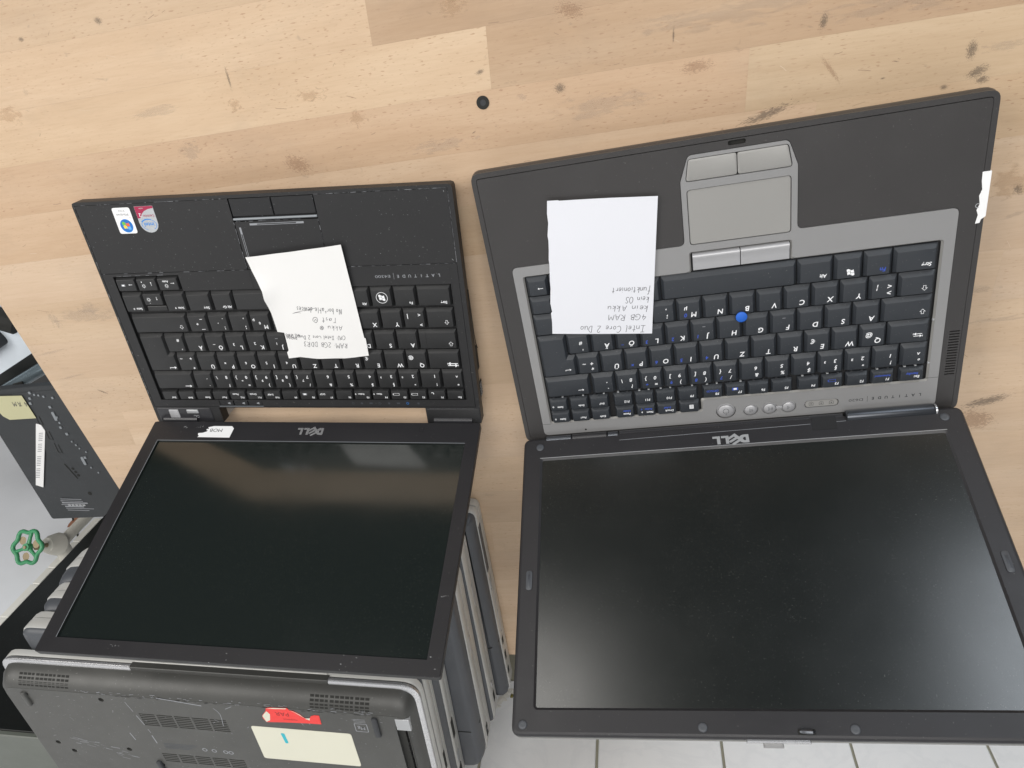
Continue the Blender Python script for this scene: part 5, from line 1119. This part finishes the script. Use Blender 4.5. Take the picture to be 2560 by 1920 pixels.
# ------------------------------------------------------------------ the stack of closed laptops behind the left lid
def closed_laptop(loc, w, d, h, rot, body, lidm, lab, r=12, ports=(), big=False, seam=None, sf=.63):
    """lies upside down: silver lid below, dark base shell above; origin at its front-left lower corner (+y is toward the photographer)"""
    t = empty('closed_laptop', loc, rot, lab, 'laptop', 'closed laptops stacked upside down')
    O = rr(0, -d, w, 0, r, 4); lh = h * .34; bt = h * (sf - .34)
    mb = MB(); mb.loft([(inset(O, 3.5), 0), (inset(O, .8), 1.6), (O, 4.0), (O, lh)], lidm, bot=True); mb.build('lid', t, True, sharp=40)
    mb = MB(); mb.loft([(inset(O, 1.2), lh - .2), (inset(O, 1.2), lh + .9)], 'hole', False, False); mb.build('gap', t)
    mb = MB(); mb.loft([(inset(O, .3), lh + .8), (O, lh + 1.4), (O, lh + bt - .9), (inset(O, .5), lh + bt)], lidm, top=True, bot=True); mb.build('side_band', t, True, sharp=40)
    zb = lh + bt
    mb = MB(); I0 = inset(O, 1.0)
    k = 4 if not big else 2
    mb.loft([(I0, zb), (inset(O, 1.8), zb + (h - zb) * .45), (inset(O, k + 2), h - 1.5), (inset(O, k + 6), h)], body, bot=False); bs = mb.build('base_shell', t, True, sharp=60)
    for (y0, y1, z0, z1, m_) in ports:
        mb = MB(); mb.box(w - .6, -y1, z0, w + .35, -y0, z1, m_, .25); mb.build('port', t)
    if ports and ports[0][4] in ('shellb', 'chrome'):
        q0 = 92 if ports[0][4] == 'shellb' else 16
        for k in range(7):
            mb = MB(); mb.box(w + .2, -q0 - 2 - k * 2.2, ports[0][2] + .2, w + .9, -q0 - .9 - k * 2.2, ports[0][2] + 4.2, 'alu', .2); mb.build('latch_rib', t)
    if seam:
        mb = MB(); zc = h * .75
        mb.tube([(w - .9, -seam, h * .5), (w - 1.6, -seam, zc), (w - 8, -seam, h + .1), (w - 40, -seam, h + .1)], .5, 'hole', 6); mb.build('battery_seam', t)
    return t
prt = lambda *ys: [(y, y + l, z0, z1, m_) for y, l, z0, z1, m_ in ys]
closed_laptop((-62, -118, 0), 354, 262, 36, .045, 'shellb', 'alu', 'bottom closed laptop of the stack, its silver port edge resting on the bench', 8,
   prt((20, 60, 14.6, 22, 'shellb'), (92, 16, 14, 21, 'led'), (112, 62, 13.5, 16, 'led'), (182, 9, 13.6, 19, 'hole'), (204, 12, 13.6, 19, 'hole'), (230, 9, 13.6, 19, 'hole')), seam=176)
closed_laptop((-98, -122, 36.3), 382, 256, 27, .03, 'shellb', 'alu', 'second closed laptop from the bottom of the stack, pale silver side with small sockets', 8,
   prt((60, 26, 10, 15.5, 'led'), (222, 13, 10, 15.5, 'hole'), (205, 8, 10, 14.5, 'chrome')), sf=.92)
closed_laptop((-112, -124, 63.6), 395, 264, 44, .02, 'shellb', 'alu', 'third closed laptop from the bottom, thick with a rounded grey back corner and black seam', 20,
   prt((90, 20, 15, 21, 'led'), (225, 16, 15, 21, 'hole'), (230, 6, 16, 20, 'chrome')), big=True, seam=200)
closed_laptop((-101, -126, 108), 368, 256, 33, .0, 'shellb', 'alu', 'fourth closed laptop from the bottom, silver edge with a step near its far corner', 12,
   prt((150, 26, 11, 17, 'hole'), (200, 12, 11, 18, 'led'), (222, 14, 11, 18, 'hole')))
closed_laptop((-100, -128, 141.3), 366, 264, 25, .0, 'shellb', 'alu', 'fifth closed laptop from the bottom, silver with a ribbed latch, just under the top one', 12,
   prt((16, 22, 9.5, 14, 'chrome'), (150, 24, 9.5, 14, 'hole'), (200, 30, 9.5, 14, 'led')), sf=.8)
# top laptop with all its underside detail
TX, TY = -120, -150
T = empty('closed_laptop', (TX, TY, 166), -.0, 'topmost closed laptop, scratched dark underside with a cream label and torn red sticker', 'laptop', 'closed laptops stacked upside down')
def tl(x, y): return (x - TX, y - TY)
Wt, Dt = 388, 252
O = rnd([(0, -Dt), (Wt, -Dt), (Wt, -3), (Wt - 60, 0), (60, 2), (0, 0)], [20, 20, 20, .01, .01, 12], 4)
O = rr(0, -Dt, Wt, 0, 17, 5)
mb = MB(); mb.loft([(inset(O, 3), 0), (O, 2.2), (O, 7.0), (inset(O, .6), 8.0)], 'alu', bot=True); mb.build('lid', T, True, sharp=50)
mb = MB(); mb.loft([(inset(O, 1.6), 7.9), (inset(O, 1.6), 9.2)], 'hole', False, False); mb.build('gap', T)
mb = MB(); mb.loft([(inset(O, 1.0), 9.0), (inset(O, .2), 9.5), (inset(O, .2), 11.6), (inset(O, 2.2), 12.8)], 'chrome', top=True, bot=True); mb.build('side_band', T, True, sharp=50)
mb = MB(); mb.box(132, -4.5, 7.5, 312, .3, 13.2, 'shell', .4); mb.box(134, -1.5, 4, 310, .8, 7.4, 'alu', .3); mb.build('front_lip', T)
TB = 27.6
def slope(nv): return 30 if nv.y > .6 else (14 if nv.x > .6 else (9 if nv.x < -.6 else 10))
mid = inset(rect(0, -Dt, Wt, 0), lambda nv: 4.4 if nv.y > .6 else 4); mid = rnd(mid, 16, 5)
m2 = inset(rect(0, -Dt, Wt, 0), lambda nv: 13 if nv.y > .6 else 6.5); m2 = rnd(m2, 14, 5)
m3 = inset(rect(0, -Dt, Wt, 0), lambda nv: 19 if nv.y > .6 else 10.0); m3 = rnd(m3, 9, 5)
m4 = inset(rect(0, -Dt, Wt, 0), lambda nv: 38 if nv.y > .6 else 11.0); m4 = rnd(m4, 7, 5)
mb = MB(); mb.loft([(mid, 12.6), (rnd(inset(rect(0, -Dt, Wt, 0), lambda nv: 6 if nv.y > .6 else 4.6), 16, 5), 18.5), (m2, 25.2), (m3, 27.4)], 'shell', top=False, bot=False)
# underside cover: a plate with real slots, screw wells and a bay
grid = []
def slotgrid(x0, y0, x1, y1, nc, nr, skew):
    for c_ in range(nc):
        for r_ in range(nr):
            cw = (x1 - x0) / nc; rh = (y1 - y0) / nr
            xa = x0 + c_ * cw + .9 + skew * r_ * rh; ya = y0 + r_ * rh + rh * .2
            grid.append(rect(xa, ya, xa + cw - 1.8, ya + rh * .52))
slotgrid(11, 193 - 427, 95, -208.5, 5, 7, 0)
grid = []
a_ = tl(13.5, -208.6); slotgrid(a_[0], a_[1], a_[0] + 84, a_[1] + 17.6, 5, 7, 0)
b_ = tl(14.5, -262); slotgrid(b_[0], b_[1], b_[0] + 83, b_[1] + 13.4, 5, 5, 0)
holes = [circ(*tl(*q), 2.6, 12) for q in [(-90, -176), (-15.6, -176.5), (-90, -246.5), (-78, -258), (-16.8, -247.9), (9.5, -268)]]
bay = rect(*tl(249, -285), *tl(259, -181.5))
mb2 = MB(); mb2.plate(dedupe(m3), grid + holes + [bay], 25.0, TB, 'shell')
mb.build('base_shell', T, True, sharp=60); mb2.build('bottom_cover', T)
mb = MB(); flat(mb, inset(m3, 3), 25.4, 'hole'); mb.build('cover_bed', T)
mb = MB(); x0, y0 = tl(249.5, -180); mb.box(x0, y0 - 6, 22, x0 + 12, y0 + 8, TB + .25, 'led', .4); mb.build('bay_clip', T)
# vents in the sloping front
def onslope(y): # local y (negative) -> z on the sloping face
    for (ya_, za_), (yb_, zb_) in (((-4.4, 12.6), (-6, 18.5)), ((-6, 18.5), (-13, 25.2)), ((-13, 25.2), (-19, 27.4)), ((-19, 27.5), (-60, 27.6))):
        if y >= yb_: return za_ + (zb_ - za_) * (ya_ - y) / (ya_ - yb_)
    return 27.6
for (xa, xb, ya) in ((-93, -43, -157.2), (178.5, 230, -157.8)):
    mb = MB(); nr, nc = 4, 12
    for r_ in range(nr):
        for c_ in range(nc):
            x_a = tl(xa + (xb - xa) * c_ / nc, 0)[0]; x_b = x_a + (xb - xa) / nc * .80
            if c_ in (3, 8): x_b -= .8
            yy = tl(0, ya - r_ * 2.5)[1]; y2 = yy - 1.45
            mb.add([(x_a, yy, onslope(yy) + .12), (x_a, y2, onslope(y2) + .12), (x_b, y2, onslope(y2) + .12), (x_b, yy, onslope(yy) + .12)], [(0, 1, 2, 3)], 'hole')
    mb.build('front_vent', T)
# rubber feet
for (xa, ya, xb, yb) in ((-91.5, -173.5, -91.5, -191), (232.4, -172, 232.0, -196), (8, -262, 8, -284)):
    a, b = tl(xa, ya), tl(xb, yb); mb = MB(); P = rr(a[0] - 2.4, b[1], a[0] + 2.4, a[1], 1.5, 3)
    mb.loft([(P, TB - .5), (P, TB + 1.6), (inset(P, .7), TB + 2.2)], 'rubber' if xa > 0 else 'shell', bot=False); mb.build('rubber_foot', T, True, sharp=50)
# cream label with a pen stroke
mb = MB(); P = rr(*tl(118.2, -242.2), *tl(207.8, -196.4), 2.6, 4); mb.plate(P, [], TB, TB + .18, 'lime'); flat(mb, rnd([tl(143.5, -203.0), tl(147.0, -203.2), tl(147.6, -217), tl(144.6, -217.4)], 1.4, 3), TB + .25, 'teal'); mb.build('cream_label', T)
mb = MB(); P = [tl(*q) for q in [(133.6, -180), (136, -177), (138.2, -174), (139.4, -170.2), (143.3, -169), (150, -168.7), (158.6, -168), (160, -170.8), (163, -171.2), (168, -175), (171, -179.4), (174.6, -181.2), (177.4, -176.4), (181, -174.8), (184.9, -175), (184.4, -186.2), (172, -186.4), (150, -187.6), (135, -189), (133, -184)]]
mb.plate(P, [], TB, TB + .25, 'redst')
for q in ([(133.4, -181), (136, -177.4), (139, -174), (141, -178), (139, -186), (135, -188.6)], [(159, -168.4), (163, -171.6), (168, -175.4), (172, -180.6), (175, -182), (176, -179), (171.5, -180), (166, -174.6)], [(139.6, -170.4), (146, -168.9), (158, -168.2), (157, -169.3), (146, -170.2)]):
    flat(mb, [tl(*p) for p in q], TB + .3, 'lime')
x, y = tl(152, -176.4); text(mb, 'PAR', x, y, TB + .3, 7, 'reddk', 180, 0, 0); x, y = tl(158, -183); text(mb, 'manipulated', x, y, TB + .3, 2.6, 'reddk', 180, 0, 0); mb.build('torn_red_sticker', T)
mb = MB(); x, y = tl(218.8, -187); O2 = rr(x - 5.6, y - 5.4, x + 5.6, y + 5.4, 1, 2); I2 = rr(x - 5.0, y - 4.8, x + 5.0, y + 4.8, .8, 2); nn = len(O2)
mb.add([(p[0], p[1], TB + .06) for p in O2 + I2], [(i, (i + 1) % nn, nn + (i + 1) % nn, nn + i) for i in range(nn)], 'leggrey'); text(mb, 'Mg', x, y, TB + .06, 5.4, 'leggrey', 180)
for k in range(3): flat(mb, rect(x - 5, y + 7 + k * 1.8, x + 5, y + 7.4 + k * 1.8), TB + .06, 'leggrey')
mb.build('recycling_mark', T)
mb = MB()
for k, xx in enumerate((62, 71, 82, 87)): x, y = tl(xx, -238 - k * .4); annul(mb, x, y, 1.6, 2.4, TB + .06, 'leggrey', n=14)
for k in range(4): x, y = tl(28, -234 - k * 2.2); flat(mb, rect(x - 5, y, x + 28 - k * 3, y + .9), TB + .06, 'legdim')
mb.build('approval_print', T)
# scratches on the worn underside
mb = MB(); rw = random.Random(21)
def scr(pts, w): q = smooth_pts([tl(*p) for p in pts]); ribbon(mb, q, w, TB + .07, 'leggrey')
scr([(7, -177), (10, -190)], .5); scr([(11, -195), (14, -208)], .8); scr([(15, -214), (16, -219)], .5); scr([(15.5, -223), (16.5, -234)], 1.0); scr([(-6, -222), (-4, -232)], .9); scr([(40, -168), (60, -171), (80, -174)], 1.0); scr([(90, -176), (94, -184), (92, -200)], .5); scr([(101, -176), (108, -172)], .5)
for _ in range(26):
    t = rw.random(); x = -72 + 52 * t + rw.uniform(-4, 4); y = -240 - 22 * t * t + rw.uniform(-5, 5); scr([(x, y), (x + rw.uniform(2, 9), y - rw.uniform(.3, 3))], rw.uniform(.15, .7))
for _ in range(110):
    x, y = rw.uniform(-96, 240), rw.uniform(-168, -285); a = rw.uniform(0, 3.1); l = rw.uniform(.5, 5) * rw.random(); scr([(x, y), (x + l * math.cos(a), y + l * math.sin(a))], rw.uniform(.12, .45))
o = mb.build('scratches', T); o['kind'] = 'stuff'
mb = MB()
for _ in range(120):
    x = rw.uniform(-40, 235); yy = tl(0, -168.5 + rw.uniform(-2.6, 2.2))[1]; xx = tl(x, 0)[0]; l = rw.uniform(.6, 5); z = onslope(max(yy, -37)) + .14
    ribbon(mb, [(xx, yy), (xx + l, yy + rw.uniform(-.7, .7))], rw.uniform(.2, .7), min(z, 27.6) + .0, 'leggrey')
o = mb.build('edge_scuffs', T); o['kind'] = 'stuff'
